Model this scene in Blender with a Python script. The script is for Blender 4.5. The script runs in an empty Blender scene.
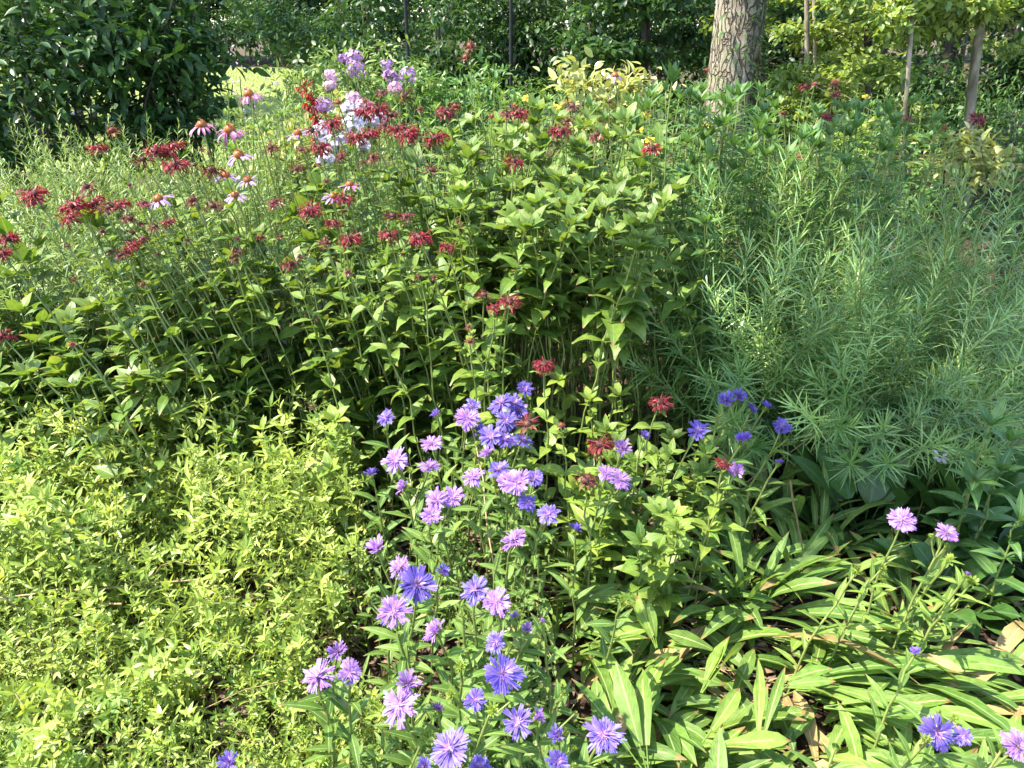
import bpy, math, random
import numpy as np

S = bpy.context.scene
COL = S.collection
R = math.radians
rng = np.random.default_rng(11)
random.seed(11)

# ------------------------------------------------------------------ camera
PITCH = R(25.0); CAMH = 1.6; F = 773.0
cam_d = bpy.data.cameras.new('camera'); cam = bpy.data.objects.new('camera', cam_d); COL.objects.link(cam)
cam.location = (0, 0, CAMH); cam.rotation_euler = (R(90) - PITCH, 0, 0)
cam_d.sensor_width = 36; cam_d.lens = 36 * F / 1024; cam_d.clip_start = 0.05; cam_d.clip_end = 500
S.camera = cam

# ------------------------------------------------------------------ light
SUN_EL, SUN_AZ = R(57), R(188)          # azimuth measured from +x, counter-clockwise: the sun stands to the left of the bed
sdir = np.array([math.cos(SUN_EL) * math.cos(SUN_AZ), math.cos(SUN_EL) * math.sin(SUN_AZ), math.sin(SUN_EL)])
W = bpy.data.worlds.new('World'); S.world = W; W.use_nodes = True
wn = W.node_tree; bg = wn.nodes['Background']; bg.inputs[1].default_value = 0.15
sky = wn.nodes.new('ShaderNodeTexSky'); sky.sky_type = 'NISHITA'; sky.sun_disc = False
sky.sun_elevation = SUN_EL; sky.sun_rotation = R(90) - SUN_AZ
wn.links.new(sky.outputs[0], bg.inputs[0])
sl = bpy.data.lights.new('sun', 'SUN'); sl.energy = 3.9; sl.angle = R(0.53); sl.color = (1.0, 0.92, 0.76)
sun = bpy.data.objects.new('sun', sl); COL.objects.link(sun); sun.location = (-6, 1, 9)
from mathutils import Vector
sun.rotation_euler = Vector(sdir).to_track_quat('Z', 'Y').to_euler()
S.view_settings.view_transform = 'Standard'; S.view_settings.look = 'None'
S.view_settings.gamma = 1; S.view_settings.use_curve_mapping = False
S.view_settings.exposure = 2.05
S.render.engine = 'CYCLES'
S.cycles.use_denoising = True
S.cycles.max_bounces = 7; S.cycles.diffuse_bounces = 3; S.cycles.transmission_bounces = 4; S.cycles.glossy_bounces = 2
S.cycles.sample_clamp_indirect = 6

# ------------------------------------------------------------------ helpers
CP, SP = math.cos(PITCH), math.sin(PITCH)
def ray(px, py):
    u, v = (px - 512) / F, (384 - py) / F
    return np.array([u, CP + v * SP, -SP + v * CP])
def at_y(px, py, Y):
    d = ray(px, py); return np.array([0, 0, CAMH]) + d * (Y / d[1])
def at_z(px, py, z):
    d = ray(px, py); return np.array([0, 0, CAMH]) + d * ((z - CAMH) / d[2])
def unit(v):
    v = np.asarray(v, float); return v / (np.linalg.norm(v, axis=-1, keepdims=True) + 1e-9)
U = lambda a, b, n=None: rng.uniform(a, b, n)

PROF = {
 'fringe': np.array([.45, .62, .9, 1, .95, .55]),
 'heart':  np.array([.30, 1, .98, .70, .34, .03]),
 'lance':  np.array([.22, .72, 1, .82, .46, .04]),
 'ovate':  np.array([.20, 1, .96, .66, .30, .03]),
 'strap':  np.array([.30, .55, .85, 1, .72, .03]),
 'ellip':  np.array([.18, .78, 1, .94, .60, .05]),
 'grass':  np.array([1, 1, .95, .85, .6, .05]),
 'small':  np.array([.25, 1, .75, .05]),
 'needle': np.array([.7, 1, .8, .12]),
 'petal':  np.array([.35, .8, 1, .55]),
 'round':  np.array([.25, 1, .95, .35]),
 'leafq':  np.array([.2, 1, .15]),
}

class MB:
    """collects strips and tubes (all quads) with uv and a per-leaf tint and builds them as one mesh"""
    def __init__(s): s.v = []; s.f = []; s.uv = []; s.t = []; s.m = []; s.n = 0
    def _add(s, V, Fq, uv, t, mat):
        s.v.append(V); s.f.append(Fq + s.n); s.uv.append(uv); s.t.append(t); s.m.append(np.full(len(Fq), mat)); s.n += len(V)
    def leaves(s, P, D, Up, L, Wd, bend=0., fold=.3, prof='lance', mat=0, tint=None, flat=False, wave=0., twist=0.):
        P = np.atleast_2d(P).astype(float); N = len(P)
        if N == 0: return
        D = unit(np.broadcast_to(np.asarray(D, float), (N, 3))); Up = np.broadcast_to(np.asarray(Up, float), (N, 3))
        Up = Up + rng.normal(0, .01, (N, 3)); Up = unit(Up - (Up * D).sum(1, keepdims=True) * D); Sd = np.cross(D, Up)
        b = lambda a: np.broadcast_to(np.asarray(a, float), (N,))
        L, Wd, bend, fold, twist = b(L), b(Wd), b(bend), b(fold), b(twist)
        w = PROF[prof]; n = len(w) - 1; ts = np.linspace(0, 1, n + 1)
        ang = bend[:, None] * (ts[None] ** 1.3)
        mid = (ang[:, 1:] + ang[:, :-1]) / 2
        seg = (np.cos(mid)[..., None] * D[:, None] - np.sin(mid)[..., None] * Up[:, None]) * (L / n)[:, None, None]
        C = np.concatenate([P[:, None], P[:, None] + np.cumsum(seg, 1)], 1)
        Nn = np.sin(ang)[..., None] * D[:, None] + np.cos(ang)[..., None] * Up[:, None]
        tw = (twist[:, None] * ts[None])[..., None]
        S2 = np.cos(tw) * Sd[:, None] + np.sin(tw) * Nn; N2 = -np.sin(tw) * Sd[:, None] + np.cos(tw) * Nn
        hw = (Wd[:, None] * w[None] / 2)[..., None]; fo = fold[:, None, None]
        wv = 0
        if wave: wv = (rng.normal(0, wave, (N, n + 1, 1)) * Wd[:, None, None]) * N2
        A = C - S2 * hw * np.cos(fo) + N2 * hw * np.sin(fo) + wv
        B = C + S2 * hw * np.cos(fo) + N2 * hw * np.sin(fo) - (wv * .6 if wave else 0)
        if flat:
            V = np.stack([A, B], 2); k = 2; us = [0., 1.]
        else:
            V = np.stack([A, C, B], 2); k = 3; us = [0., .5, 1.]
        uv = np.zeros((N, n + 1, k, 2)); uv[..., 0] = np.array(us); uv[..., 1] = ts[None, :, None]
        t = rng.uniform(0, 1, N) if tint is None else b(tint)
        T = np.broadcast_to(t[:, None, None], (N, n + 1, k))
        q = []
        for i in range(n):
            for j in range(k - 1):
                a = i * k + j; q.append([a, a + 1, a + k + 1, a + k])
        q = np.array(q); Fq = (np.arange(N)[:, None, None] * ((n + 1) * k) + q[None]).reshape(-1, 4)
        s._add(V.reshape(-1, 3), Fq, uv.reshape(-1, 2), T.reshape(-1), mat)
    def tube(s, pts, r0, r1=None, sides=5, mat=0, tint=.5, radii=None):
        pts = np.asarray(pts, float); n = len(pts)
        rr = np.linspace(r0, r0 if r1 is None else r1, n) if radii is None else np.asarray(radii)
        tg = unit(np.gradient(pts, axis=0)); ref = np.array([.3, .9, .1]) if abs(tg[0][1]) < .85 else np.array([1., 0, .2])
        a = unit(np.cross(tg, ref)); bb = np.cross(tg, a)
        th = np.linspace(0, 2 * np.pi, sides, endpoint=False)
        V = pts[:, None] + rr[:, None, None] * (np.cos(th)[None, :, None] * a[:, None] + np.sin(th)[None, :, None] * bb[:, None])
        Fq = np.array([[i * sides + j, i * sides + (j + 1) % sides, (i + 1) * sides + (j + 1) % sides, (i + 1) * sides + j] for i in range(n - 1) for j in range(sides)])
        uv = np.zeros((n, sides, 2)); uv[..., 0] = .2; uv[..., 1] = np.linspace(0, 1, n)[:, None]
        s._add(V.reshape(-1, 3), Fq, uv.reshape(-1, 2), np.full(n * sides, tint), mat)
    def dome(s, c, ax, r, h, mat=0, tint=.5, rings=5, sides=10):
        ax = unit(ax); a = unit(np.cross(ax, [.31, .9, .2])); b = np.cross(ax, a)
        th = np.linspace(0, 2 * np.pi, sides, endpoint=False); V = []
        for i in range(rings + 1):
            p = i / rings * np.pi * .97 - np.pi / 2 * .97 ; 
            rad = max(math.cos(p), .02) * r; z = math.sin(p) * h
            V.append(c + ax * z + rad * (np.cos(th)[:, None] * a + np.sin(th)[:, None] * b))
        V = np.concatenate(V)
        Fq = np.array([[i * sides + j, i * sides + (j + 1) % sides, (i + 1) * sides + (j + 1) % sides, (i + 1) * sides + j] for i in range(rings) for j in range(sides)])
        s._add(V, Fq, np.tile([.2, .5], (len(V), 1)), np.full(len(V), tint), mat)
    def build(s, name, mats, parent=None, loc=None):
        if not isinstance(mats, (list, tuple)): mats = [mats]
        me = bpy.data.meshes.new(name)
        V = np.concatenate(s.v); Fq = np.concatenate(s.f).astype(np.int32); uv = np.concatenate(s.uv); t = np.concatenate(s.t); m = np.concatenate(s.m)
        me.vertices.add(len(V)); me.vertices.foreach_set('co', V.astype(np.float32).ravel())
        me.loops.add(Fq.size); me.loops.foreach_set('vertex_index', Fq.ravel())
        me.polygons.add(len(Fq)); me.polygons.foreach_set('loop_start', np.arange(0, Fq.size, 4, dtype=np.int32))
        me.polygons.foreach_set('loop_total', np.full(len(Fq), 4, np.int32))
        me.polygons.foreach_set('material_index', m.astype(np.int32)); me.polygons.foreach_set('use_smooth', np.ones(len(Fq), bool))
        ul = me.uv_layers.new(name='uv'); ul.data.foreach_set('uv', uv[Fq.ravel()].astype(np.float32).ravel())
        at = me.attributes.new('tint', 'FLOAT', 'POINT'); at.data.foreach_set('value', t.astype(np.float32))
        for x in mats: me.materials.append(x)
        me.update(); me.validate()
        o = bpy.data.objects.new(name, me); COL.objects.link(o)
        if parent is not None: o.parent = parent
        if loc is not None: o.location = loc
        return o

def tag(o, label=None, cat=None, group=None, kind=None):
    if label: o['label'] = label
    if cat: o['category'] = cat
    if group: o['group'] = group
    if kind: o['kind'] = kind
    return o
def thing(name, label, cat, loc, group=None):
    o = bpy.data.objects.new(name, None); COL.objects.link(o); o.location = loc; o.empty_display_size = .05
    return tag(o, label, cat, group)

def poly_pts(poly, n):
    poly = np.asarray(poly, float); lo, hi = poly.min(0), poly.max(0); out = []
    while len(out) < n:
        p = U(lo, hi); c = False; j = len(poly) - 1
        for i in range(len(poly)):
            a, b = poly[i], poly[j]
            if (a[1] > p[1]) != (b[1] > p[1]) and p[0] < (b[0] - a[0]) * (p[1] - a[1]) / (b[1] - a[1] + 1e-9) + a[0]: c = not c
            j = i
        if c: out.append(p)
    return np.array(out)

# ------------------------------------------------------------------ materials
def leaf_mat(name, a, b, rib=None, rough=.42, trans=.34, spec=.45, tcol=None, vary=.35, veins=True, wear=False):
    m = bpy.data.materials.new(name); m.use_nodes = True; nt = m.node_tree; N = nt.nodes; L = nt.links
    out = N['Material Output']; p = N['Principled BSDF']
    at = N.new('ShaderNodeAttribute'); at.attribute_name = 'tint'
    mix = N.new('ShaderNodeMix'); mix.data_type = 'RGBA'; mix.inputs[6].default_value = (*a, 1); mix.inputs[7].default_value = (*b, 1)
    L.new(at.outputs['Fac'], mix.inputs[0])
    oi = N.new('ShaderNodeObjectInfo'); mr = N.new('ShaderNodeMapRange'); mr.inputs[3].default_value = 1 - vary / 2; mr.inputs[4].default_value = 1 + vary / 2
    L.new(oi.outputs['Random'], mr.inputs[0])
    tc = N.new('ShaderNodeTexCoord'); no = N.new('ShaderNodeTexNoise'); no.inputs['Scale'].default_value = 55; no.inputs['Detail'].default_value = 3
    L.new(tc.outputs['Object'], no.inputs['Vector'])
    mn = N.new('ShaderNodeMapRange'); mn.inputs[1].default_value = .3; mn.inputs[2].default_value = .7; mn.inputs[3].default_value = .78; mn.inputs[4].default_value = 1.22
    L.new(no.outputs['Fac'], mn.inputs[0])
    mu = N.new('ShaderNodeMath'); mu.operation = 'MULTIPLY'; L.new(mr.outputs[0], mu.inputs[0]); L.new(mn.outputs[0], mu.inputs[1])
    col = N.new('ShaderNodeVectorMath'); col.operation = 'SCALE'; L.new(mix.outputs[2], col.inputs[0]); L.new(mu.outputs[0], col.inputs[3])
    c = col.outputs[0]
    if rib:
        uv = N.new('ShaderNodeUVMap'); uv.uv_map = 'uv'; sx = N.new('ShaderNodeSeparateXYZ'); L.new(uv.outputs[0], sx.inputs[0])
        s1 = N.new('ShaderNodeMath'); s1.operation = 'SUBTRACT'; L.new(sx.outputs[0], s1.inputs[0]); s1.inputs[1].default_value = .5
        ab = N.new('ShaderNodeMath'); ab.operation = 'ABSOLUTE'; L.new(s1.outputs[0], ab.inputs[0])
        r1 = N.new('ShaderNodeMapRange'); r1.inputs[1].default_value = .02; r1.inputs[2].default_value = .075; r1.inputs[3].default_value = 1; r1.inputs[4].default_value = 0
        L.new(ab.outputs[0], r1.inputs[0])
        # side veins: bands along v - |u|
        ve = N.new('ShaderNodeMath'); ve.operation = 'MULTIPLY_ADD'; L.new(ab.outputs[0], ve.inputs[0]); ve.inputs[1].default_value = -.55; L.new(sx.outputs[1], ve.inputs[2])
        sn = N.new('ShaderNodeMath'); sn.operation = 'MULTIPLY'; L.new(ve.outputs[0], sn.inputs[0]); sn.inputs[1].default_value = 62
        si = N.new('ShaderNodeMath'); si.operation = 'SINE'; L.new(sn.outputs[0], si.inputs[0])
        r2 = N.new('ShaderNodeMapRange'); r2.inputs[1].default_value = .82; r2.inputs[2].default_value = 1; r2.inputs[3].default_value = 0; r2.inputs[4].default_value = .35 if veins else 0
        L.new(si.outputs[0], r2.inputs[0])
        mx = N.new('ShaderNodeMath'); mx.operation = 'MAXIMUM'; L.new(r1.outputs[0], mx.inputs[0]); L.new(r2.outputs[0], mx.inputs[1])
        m2 = N.new('ShaderNodeMix'); m2.data_type = 'RGBA'; L.new(mx.outputs[0], m2.inputs[0]); L.new(c, m2.inputs[6]); m2.inputs[7].default_value = (*rib, 1)
        c = m2.outputs[2]
        if wear:      # dry brown tips and blotches
            rv = N.new('ShaderNodeMapRange'); rv.inputs[1].default_value = .80; rv.inputs[2].default_value = 1.0; rv.inputs[3].default_value = -.12; rv.inputs[4].default_value = .42; L.new(sx.outputs[1], rv.inputs[0])
            n2 = N.new('ShaderNodeTexNoise'); n2.inputs['Scale'].default_value = 17; n2.inputs['Detail'].default_value = 5; L.new(tc.outputs['Object'], n2.inputs['Vector'])
            aw = N.new('ShaderNodeMath'); aw.operation = 'ADD'; L.new(rv.outputs[0], aw.inputs[0]); L.new(n2.outputs['Fac'], aw.inputs[1])
            rw = N.new('ShaderNodeMapRange'); rw.inputs[1].default_value = .66; rw.inputs[2].default_value = .76; L.new(aw.outputs[0], rw.inputs[0])
            m3 = N.new('ShaderNodeMix'); m3.data_type = 'RGBA'; L.new(rw.outputs[0], m3.inputs[0]); L.new(c, m3.inputs[6]); m3.inputs[7].default_value = (.27, .18, .07, 1); c = m3.outputs[2]
        bu = N.new('ShaderNodeBump'); bu.inputs['Strength'].default_value = .35; bu.inputs['Distance'].default_value = .002; bu.invert = True
        L.new(mx.outputs[0], bu.inputs['Height']); L.new(bu.outputs[0], p.inputs['Normal'])
    L.new(c, p.inputs['Base Color']); p.inputs['Roughness'].default_value = rough; p.inputs['Specular IOR Level'].default_value = spec
    tr = N.new('ShaderNodeBsdfTranslucent'); tm = N.new('ShaderNodeVectorMath'); tm.operation = 'MULTIPLY'; L.new(c, tm.inputs[0])
    tm.inputs[1].default_value = tcol or (1.5, 1.35, .7); L.new(tm.outputs[0], tr.inputs[0])
    ms = N.new('ShaderNodeMixShader'); ms.inputs[0].default_value = trans; L.new(p.outputs[0], ms.inputs[1]); L.new(tr.outputs[0], ms.inputs[2])
    L.new(ms.outputs[0], out.inputs[0])
    return m
def plain_mat(name, a, b, scale=12, rough=.9, bump=.5, dist=.02, stretch=(1, 1, 1), c3=None):
    m = bpy.data.materials.new(name); m.use_nodes = True; nt = m.node_tree; N = nt.nodes; L = nt.links; p = N['Principled BSDF']
    tc = N.new('ShaderNodeTexCoord'); mp = N.new('ShaderNodeMapping'); mp.inputs['Scale'].default_value = stretch; L.new(tc.outputs['Object'], mp.inputs[0])
    no = N.new('ShaderNodeTexNoise'); no.inputs['Scale'].default_value = scale; no.inputs['Detail'].default_value = 8; no.inputs['Roughness'].default_value = .65
    L.new(mp.outputs[0], no.inputs['Vector'])
    cr = N.new('ShaderNodeValToRGB'); e = cr.color_ramp.elements; e[0].position = .36; e[1].position = .66; e[0].color = (*a, 1); e[1].color = (*b, 1)
    if c3: x = cr.color_ramp.elements.new(.52); x.color = (*c3, 1)
    L.new(no.outputs['Fac'], cr.inputs[0]); L.new(cr.outputs[0], p.inputs['Base Color']); p.inputs['Roughness'].default_value = rough; p.inputs['Specular IOR Level'].default_value = .2
    bu = N.new('ShaderNodeBump'); bu.inputs['Strength'].default_value = bump; bu.inputs['Distance'].default_value = dist
    L.new(no.outputs['Fac'], bu.inputs['Height']); L.new(bu.outputs[0], p.inputs['Normal'])
    return m

def bark_mat(name):
    m = plain_mat(name, (.15, .125, .09), (.38, .335, .265), 30, .95, .6, .02, (1, 1, .35), (.26, .225, .17)); nt = m.node_tree; N = nt.nodes; L = nt.links; p = N['Principled BSDF']
    tc = N['Texture Coordinate']; mp = N.new('ShaderNodeMapping'); mp.inputs['Scale'].default_value = (1, 1, .17)
    wn_ = N.new('ShaderNodeTexNoise'); wn_.inputs['Scale'].default_value = 6; wn_.inputs['Detail'].default_value = 4; L.new(tc.outputs['Object'], wn_.inputs['Vector'])
    ad = N.new('ShaderNodeVectorMath'); ad.operation = 'MULTIPLY_ADD'; ad.inputs[1].default_value = (.13, .13, .5); L.new(wn_.outputs['Color'], ad.inputs[0]); L.new(tc.outputs['Object'], ad.inputs[2]); L.new(ad.outputs[0], mp.inputs[0])
    vo = N.new('ShaderNodeTexVoronoi'); vo.feature = 'DISTANCE_TO_EDGE'; vo.inputs['Scale'].default_value = 22; L.new(mp.outputs[0], vo.inputs['Vector'])
    cr = N.new('ShaderNodeMapRange'); cr.inputs[1].default_value = .0; cr.inputs[2].default_value = .11; L.new(vo.outputs['Distance'], cr.inputs[0])
    mx = N.new('ShaderNodeMix'); mx.data_type = 'RGBA'; mx.inputs[6].default_value = (.15, .122, .085, 1); old = p.inputs['Base Color'].links[0].from_socket; L.new(old, mx.inputs[7]); L.new(cr.outputs[0], mx.inputs[0])
    # lichen
    li = N.new('ShaderNodeTexNoise'); li.inputs['Scale'].default_value = 5; li.inputs['Detail'].default_value = 6; L.new(tc.outputs['Object'], li.inputs['Vector']); lr = N.new('ShaderNodeMapRange'); lr.inputs[1].default_value = .52; lr.inputs[2].default_value = .66; lr.inputs[4].default_value = .5; L.new(li.outputs['Fac'], lr.inputs[0])
    m2 = N.new('ShaderNodeMix'); m2.data_type = 'RGBA'; L.new(lr.outputs[0], m2.inputs[0]); L.new(mx.outputs[2], m2.inputs[6]); m2.inputs[7].default_value = (.20, .23, .11, 1); L.new(m2.outputs[2], p.inputs['Base Color'])
    bu = N.new('ShaderNodeBump'); bu.inputs['Strength'].default_value = 1; bu.inputs['Distance'].default_value = .035; L.new(cr.outputs[0], bu.inputs['Height']); L.new(p.inputs['Normal'].links[0].from_socket, bu.inputs['Normal']); L.new(bu.outputs[0], p.inputs['Normal'])
    return m
M = {
 'balm':   leaf_mat('balm_leaf', (.080, .16, .022), (.175, .26, .042), (.17, .25, .07), wear=True),
 'balmy':  leaf_mat('balm_leaf_young', (.13, .22, .028), (.22, .30, .045), (.26, .34, .09)),
 'stem':   leaf_mat('green_stem', (.15, .20, .045), (.24, .28, .09), trans=.1),
 'lance':  leaf_mat('lance_leaf', (.055, .14, .028), (.105, .205, .042), (.15, .25, .12)),
 'cover':  leaf_mat('cover_leaf', (.21, .31, .045), (.38, .47, .11), (.36, .46, .10), veins=False, trans=.38),
 'cover2': leaf_mat('cover_leaf_fresh', (.09, .19, .022), (.26, .36, .065), (.28, .37, .09), veins=False, trans=.36),
 'aster':  leaf_mat('aster_leaf', (.065, .145, .022), (.16, .265, .05), (.30, .40, .14), rough=.5, spec=.3, wear=True),
 'astery': leaf_mat('aster_leaf_pale', (.115, .215, .028), (.205, .315, .055), (.38, .44, .16), rough=.5, spec=.3, wear=True),
 'dark':   leaf_mat('dark_broad_leaf', (.032, .088, .018), (.062, .135, .028), (.08, .15, .06), rough=.3, trans=.2),
 'needle': leaf_mat('needle_leaf', (.042, .135, .024), (.27, .42, .12), (.38, .52, .18), veins=False, rough=.34, trans=.25, spec=.6),
 'feather':leaf_mat('feather_leaf', (.13, .23, .06), (.27, .36, .10), veins=False, trans=.3),
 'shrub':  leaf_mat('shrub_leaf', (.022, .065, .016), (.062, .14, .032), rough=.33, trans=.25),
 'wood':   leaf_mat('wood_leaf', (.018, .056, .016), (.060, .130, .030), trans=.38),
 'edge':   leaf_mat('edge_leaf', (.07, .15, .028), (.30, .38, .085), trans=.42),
 'varieg': leaf_mat('variegated_leaf', (.28, .33, .09), (.46, .46, .20), (.30, .40, .10), veins=False, trans=.3),
 'daylily':leaf_mat('daylily_leaf', (.09, .18, .035), (.17, .28, .06), trans=.35),
 'red':    leaf_mat('crimson_petal', (.11, .005, .014), (.32, .018, .040), tcol=(1.3, .8, .9), trans=.28, rough=.5),
 'redf':   leaf_mat('faded_red_petal', (.09, .012, .018), (.24, .035, .055), tcol=(1.3, .8, .8), trans=.2, rough=.6),
 'maroon': leaf_mat('maroon_calyx', (.055, .022, .014), (.13, .045, .03), trans=.1, rough=.7),
 'rust':   leaf_mat('rust_seed_head', (.13, .035, .018), (.24, .075, .035), trans=.1, rough=.7),
 'bract':  leaf_mat('red_bract', (.12, .10, .04), (.24, .07, .06), trans=.25),
 'scarlet':leaf_mat('scarlet_petal', (.20, .003, .006), (.40, .010, .014), tcol=(1.4, .8, .8)),
 'blue':   leaf_mat('aster_petal_blue', (.11, .075, .38), (.225, .15, .53), tcol=(1.2, 1.05, 1.2), trans=.3, rough=.5),
 'violet': leaf_mat('aster_petal_violet', (.24, .12, .43), (.42, .24, .55), tcol=(1.2, 1.05, 1.1), trans=.3, rough=.5),
 'pale':   leaf_mat('aster_disc', (.40, .20, .50), (.66, .44, .60), tcol=(1.1, 1.0, 1.1), trans=.2),
 'abract': leaf_mat('aster_bract', (.14, .22, .035), (.30, .38, .07), trans=.3),
 'cpetal': leaf_mat('coneflower_petal', (.34, .11, .26), (.48, .22, .38), tcol=(1.2, 1., 1.1), trans=.3),
 'lilac':  leaf_mat('lilac_petal', (.30, .16, .38), (.44, .28, .50), tcol=(1.1, 1., 1.1), trans=.3),
 'cone':   leaf_mat('coneflower_cone', (.14, .035, .010), (.46, .16, .02), trans=.05),
 'plilac': leaf_mat('phlox_lilac', (.32, .17, .38), (.48, .31, .52), tcol=(1.1, 1., 1.1)),
 'ppink':  leaf_mat('phlox_pink', (.50, .28, .40), (.66, .46, .54), tcol=(1.1, 1., 1.1)),
 'pwhite': leaf_mat('phlox_white', (.44, .41, .52), (.62, .58, .68), tcol=(1.1, 1.1, 1.1)),
 'yellow': leaf_mat('yellow_petal', (.65, .45, .02), (.80, .60, .05), tcol=(1.1, 1., .6)),
 'straw':  leaf_mat('straw_stem', (.19, .13, .065), (.33, .25, .13), trans=.05),
 'bark':   bark_mat('grey_bark'),
 'barkd':  plain_mat('dark_bark', (.03, .024, .018), (.12, .10, .08), 20, .95, .9, .03, (1, 1, .2)),
 'barkp':  plain_mat('pale_bark', (.09, .075, .045), (.42, .36, .26), 9, .9, .6, .02, (1, 1, .3)),
 'mulch':  plain_mat('mulch_ground', (.028, .018, .012), (.15, .10, .07), 55, .95, 1.0, .03, (1, 1, 1), (.07, .045, .03)),
 'lawn':   plain_mat('lawn_turf', (.14, .18, .045), (.26, .29, .10), 9, .9, .6, .03),
 'litter': plain_mat('forest_floor', (.03, .024, .014), (.12, .09, .05), 14, .95, .8, .04),
 'chip':   plain_mat('bark_chip', (.06, .04, .028), (.24, .17, .12), 40, .9, .5, .006),
 'post':   plain_mat('black_metal', (.012, .012, .013), (.025, .025, .027), 30, .5, .05, .001),
 'deadleaf': leaf_mat('withered_leaf', (.20, .145, .055), (.32, .25, .10), (.36, .29, .14), trans=.15, rough=.7),
 'mulchleaf': leaf_mat('dead_leaf', (.16, .10, .06), (.36, .25, .17), trans=.1, rough=.8),
}

# ================================================================== setting
def sheet(name, x0, x1, y0, y1, z, nx, ny, mat, amp=0, kind='structure'):
    xs = np.linspace(x0, x1, nx + 1); ys = np.linspace(y0, y1, ny + 1); X, Y = np.meshgrid(xs, ys)
    Z = z + amp * (np.sin(X * 7.3 + Y * 3.1) * np.sin(Y * 6.1 - X * 2.2) + rng.normal(0, .5, X.shape))
    mb = MB(); V = np.stack([X, Y, Z], -1).reshape(-1, 3)
    q = np.array([[j * (nx + 1) + i, j * (nx + 1) + i + 1, (j + 1) * (nx + 1) + i + 1, (j + 1) * (nx + 1) + i] for j in range(ny) for i in range(nx)])
    mb._add(V, q, V[:, :2].copy(), np.full(len(V), .5), 0)
    return tag(mb.build(name, mat), kind=kind)
sheet('ground', -150, 150, -60, 240, -.03, 20, 20, M['litter'])
sheet('garden_bed_soil', -5.5, 5.5, -1.2, 8.5, 0, 220, 200, M['mulch'], .008)
sheet('lawn', -22, -2.2, 9.5, 34, -.02, 12, 12, M['lawn'])
g = MB(); n = 16000
P = np.stack([U(-14, -2.4, n), U(10, 33, n), np.full(n, -.02)], 1)
g.leaves(P, unit(np.stack([rng.normal(0, .5, n), rng.normal(0, .5, n), np.ones(n)], 1)), rng.normal(0, 1, (n, 3)), U(.05, .10, n), .016, .4, 0, 'small', flat=True)
tag(g.build('grass', M['feather']), 'short bright grass on the sunny lawn behind the garden', kind='stuff')
c = MB(); n = 5200
P = np.stack([U(-1.8, 1.8, n), U(.5, 3.0, n), U(.004, .03, n)], 1)
th = U(0, 6.28, n)
c.leaves(P, np.stack([np.cos(th), np.sin(th), U(-.25, .35, n)], 1), np.stack([U(-.3, .3, n), U(-.3, .3, n), np.ones(n)], 1), U(.02, .07, n), U(.008, .022, n), .2, U(-.3, .5, n), 'grass', mat=0)
k = 900; P = np.stack([U(-1.8, 1.8, k), U(.5, 3.0, k), U(.01, .05, k)], 1); th = U(0, 6.28, k)
c.leaves(P, np.stack([np.cos(th), np.sin(th), U(-.2, .4, k)], 1), [0, 0, 1], U(.03, .07, k), U(.015, .03, k), U(-1, 1.2, k), U(-.6, .6, k), 'ovate', mat=1, wave=.1)
tag(c.build('mulch_chips', [M['chip'], M['mulchleaf']]), 'brown bark chips and dead leaves littering the bare soil', kind='stuff')

# ================================================================== trees and shrubs
def wobble(a, b, n=7, amp=.05, bow=0.):
    a, b = np.asarray(a, float), np.asarray(b, float); t = np.linspace(0, 1, n)[:, None]
    L = np.linalg.norm(b - a); off = rng.normal(0, amp * L / n, (n, 3)); off[0] = 0; off = np.cumsum(off, 0); off -= t * off[-1] * .8
    P = a + (b - a) * t + off; P[:, 2] += bow * L * 4 * (t * (1 - t))[:, 0]
    return P
def crown_leaves(mb, lobes, size, mat=0, per=5, prof='lance', droop=.3, wr=.5, shell=.5):
    """lobes: (cx,cy,cz, rx,ry,rz, clumps); every clump is a spray of leaves on a short twig"""
    for (cx, cy, cz, rx, ry, rz, n) in lobes:
        d = unit(rng.normal(0, 1, (n, 3))); rad = U(0, 1, n) ** shell
        rad = rad * (1 + .22 * np.sin(d[:, 0] * 5 + cx * 3) * np.sin(d[:, 1] * 6 + cy) + .15 * np.sin(d[:, 2] * 7 + cz))
        C = np.array([cx, cy, cz]) + d * rad[:, None] * np.array([rx, ry, rz])
        out = unit(d * [1, 1, .4] + rng.normal(0, .4, (n, 3)))
        P = np.repeat(C, per, 0) + rng.normal(0, size * .75, (n * per, 3)) * [1, 1, .55]
        D = unit(np.repeat(out, per, 0) + rng.normal(0, .75, (n * per, 3)) + [0, 0, -droop])
        Up = unit(np.array([0, 0, 1.]) + rng.normal(0, .45, (n * per, 3)))
        L = size * U(.6, 1.25, n * per); tint = np.clip(np.repeat(U(0, 1, n), per) + rng.normal(0, .15, n * per), 0, 1)
        mb.leaves(P, D, Up, L, L * wr, U(.1, .7, n * per), U(.1, .45, n * per), prof, mat, tint, flat=(prof == 'leafq' or prof == 'round'))
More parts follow.
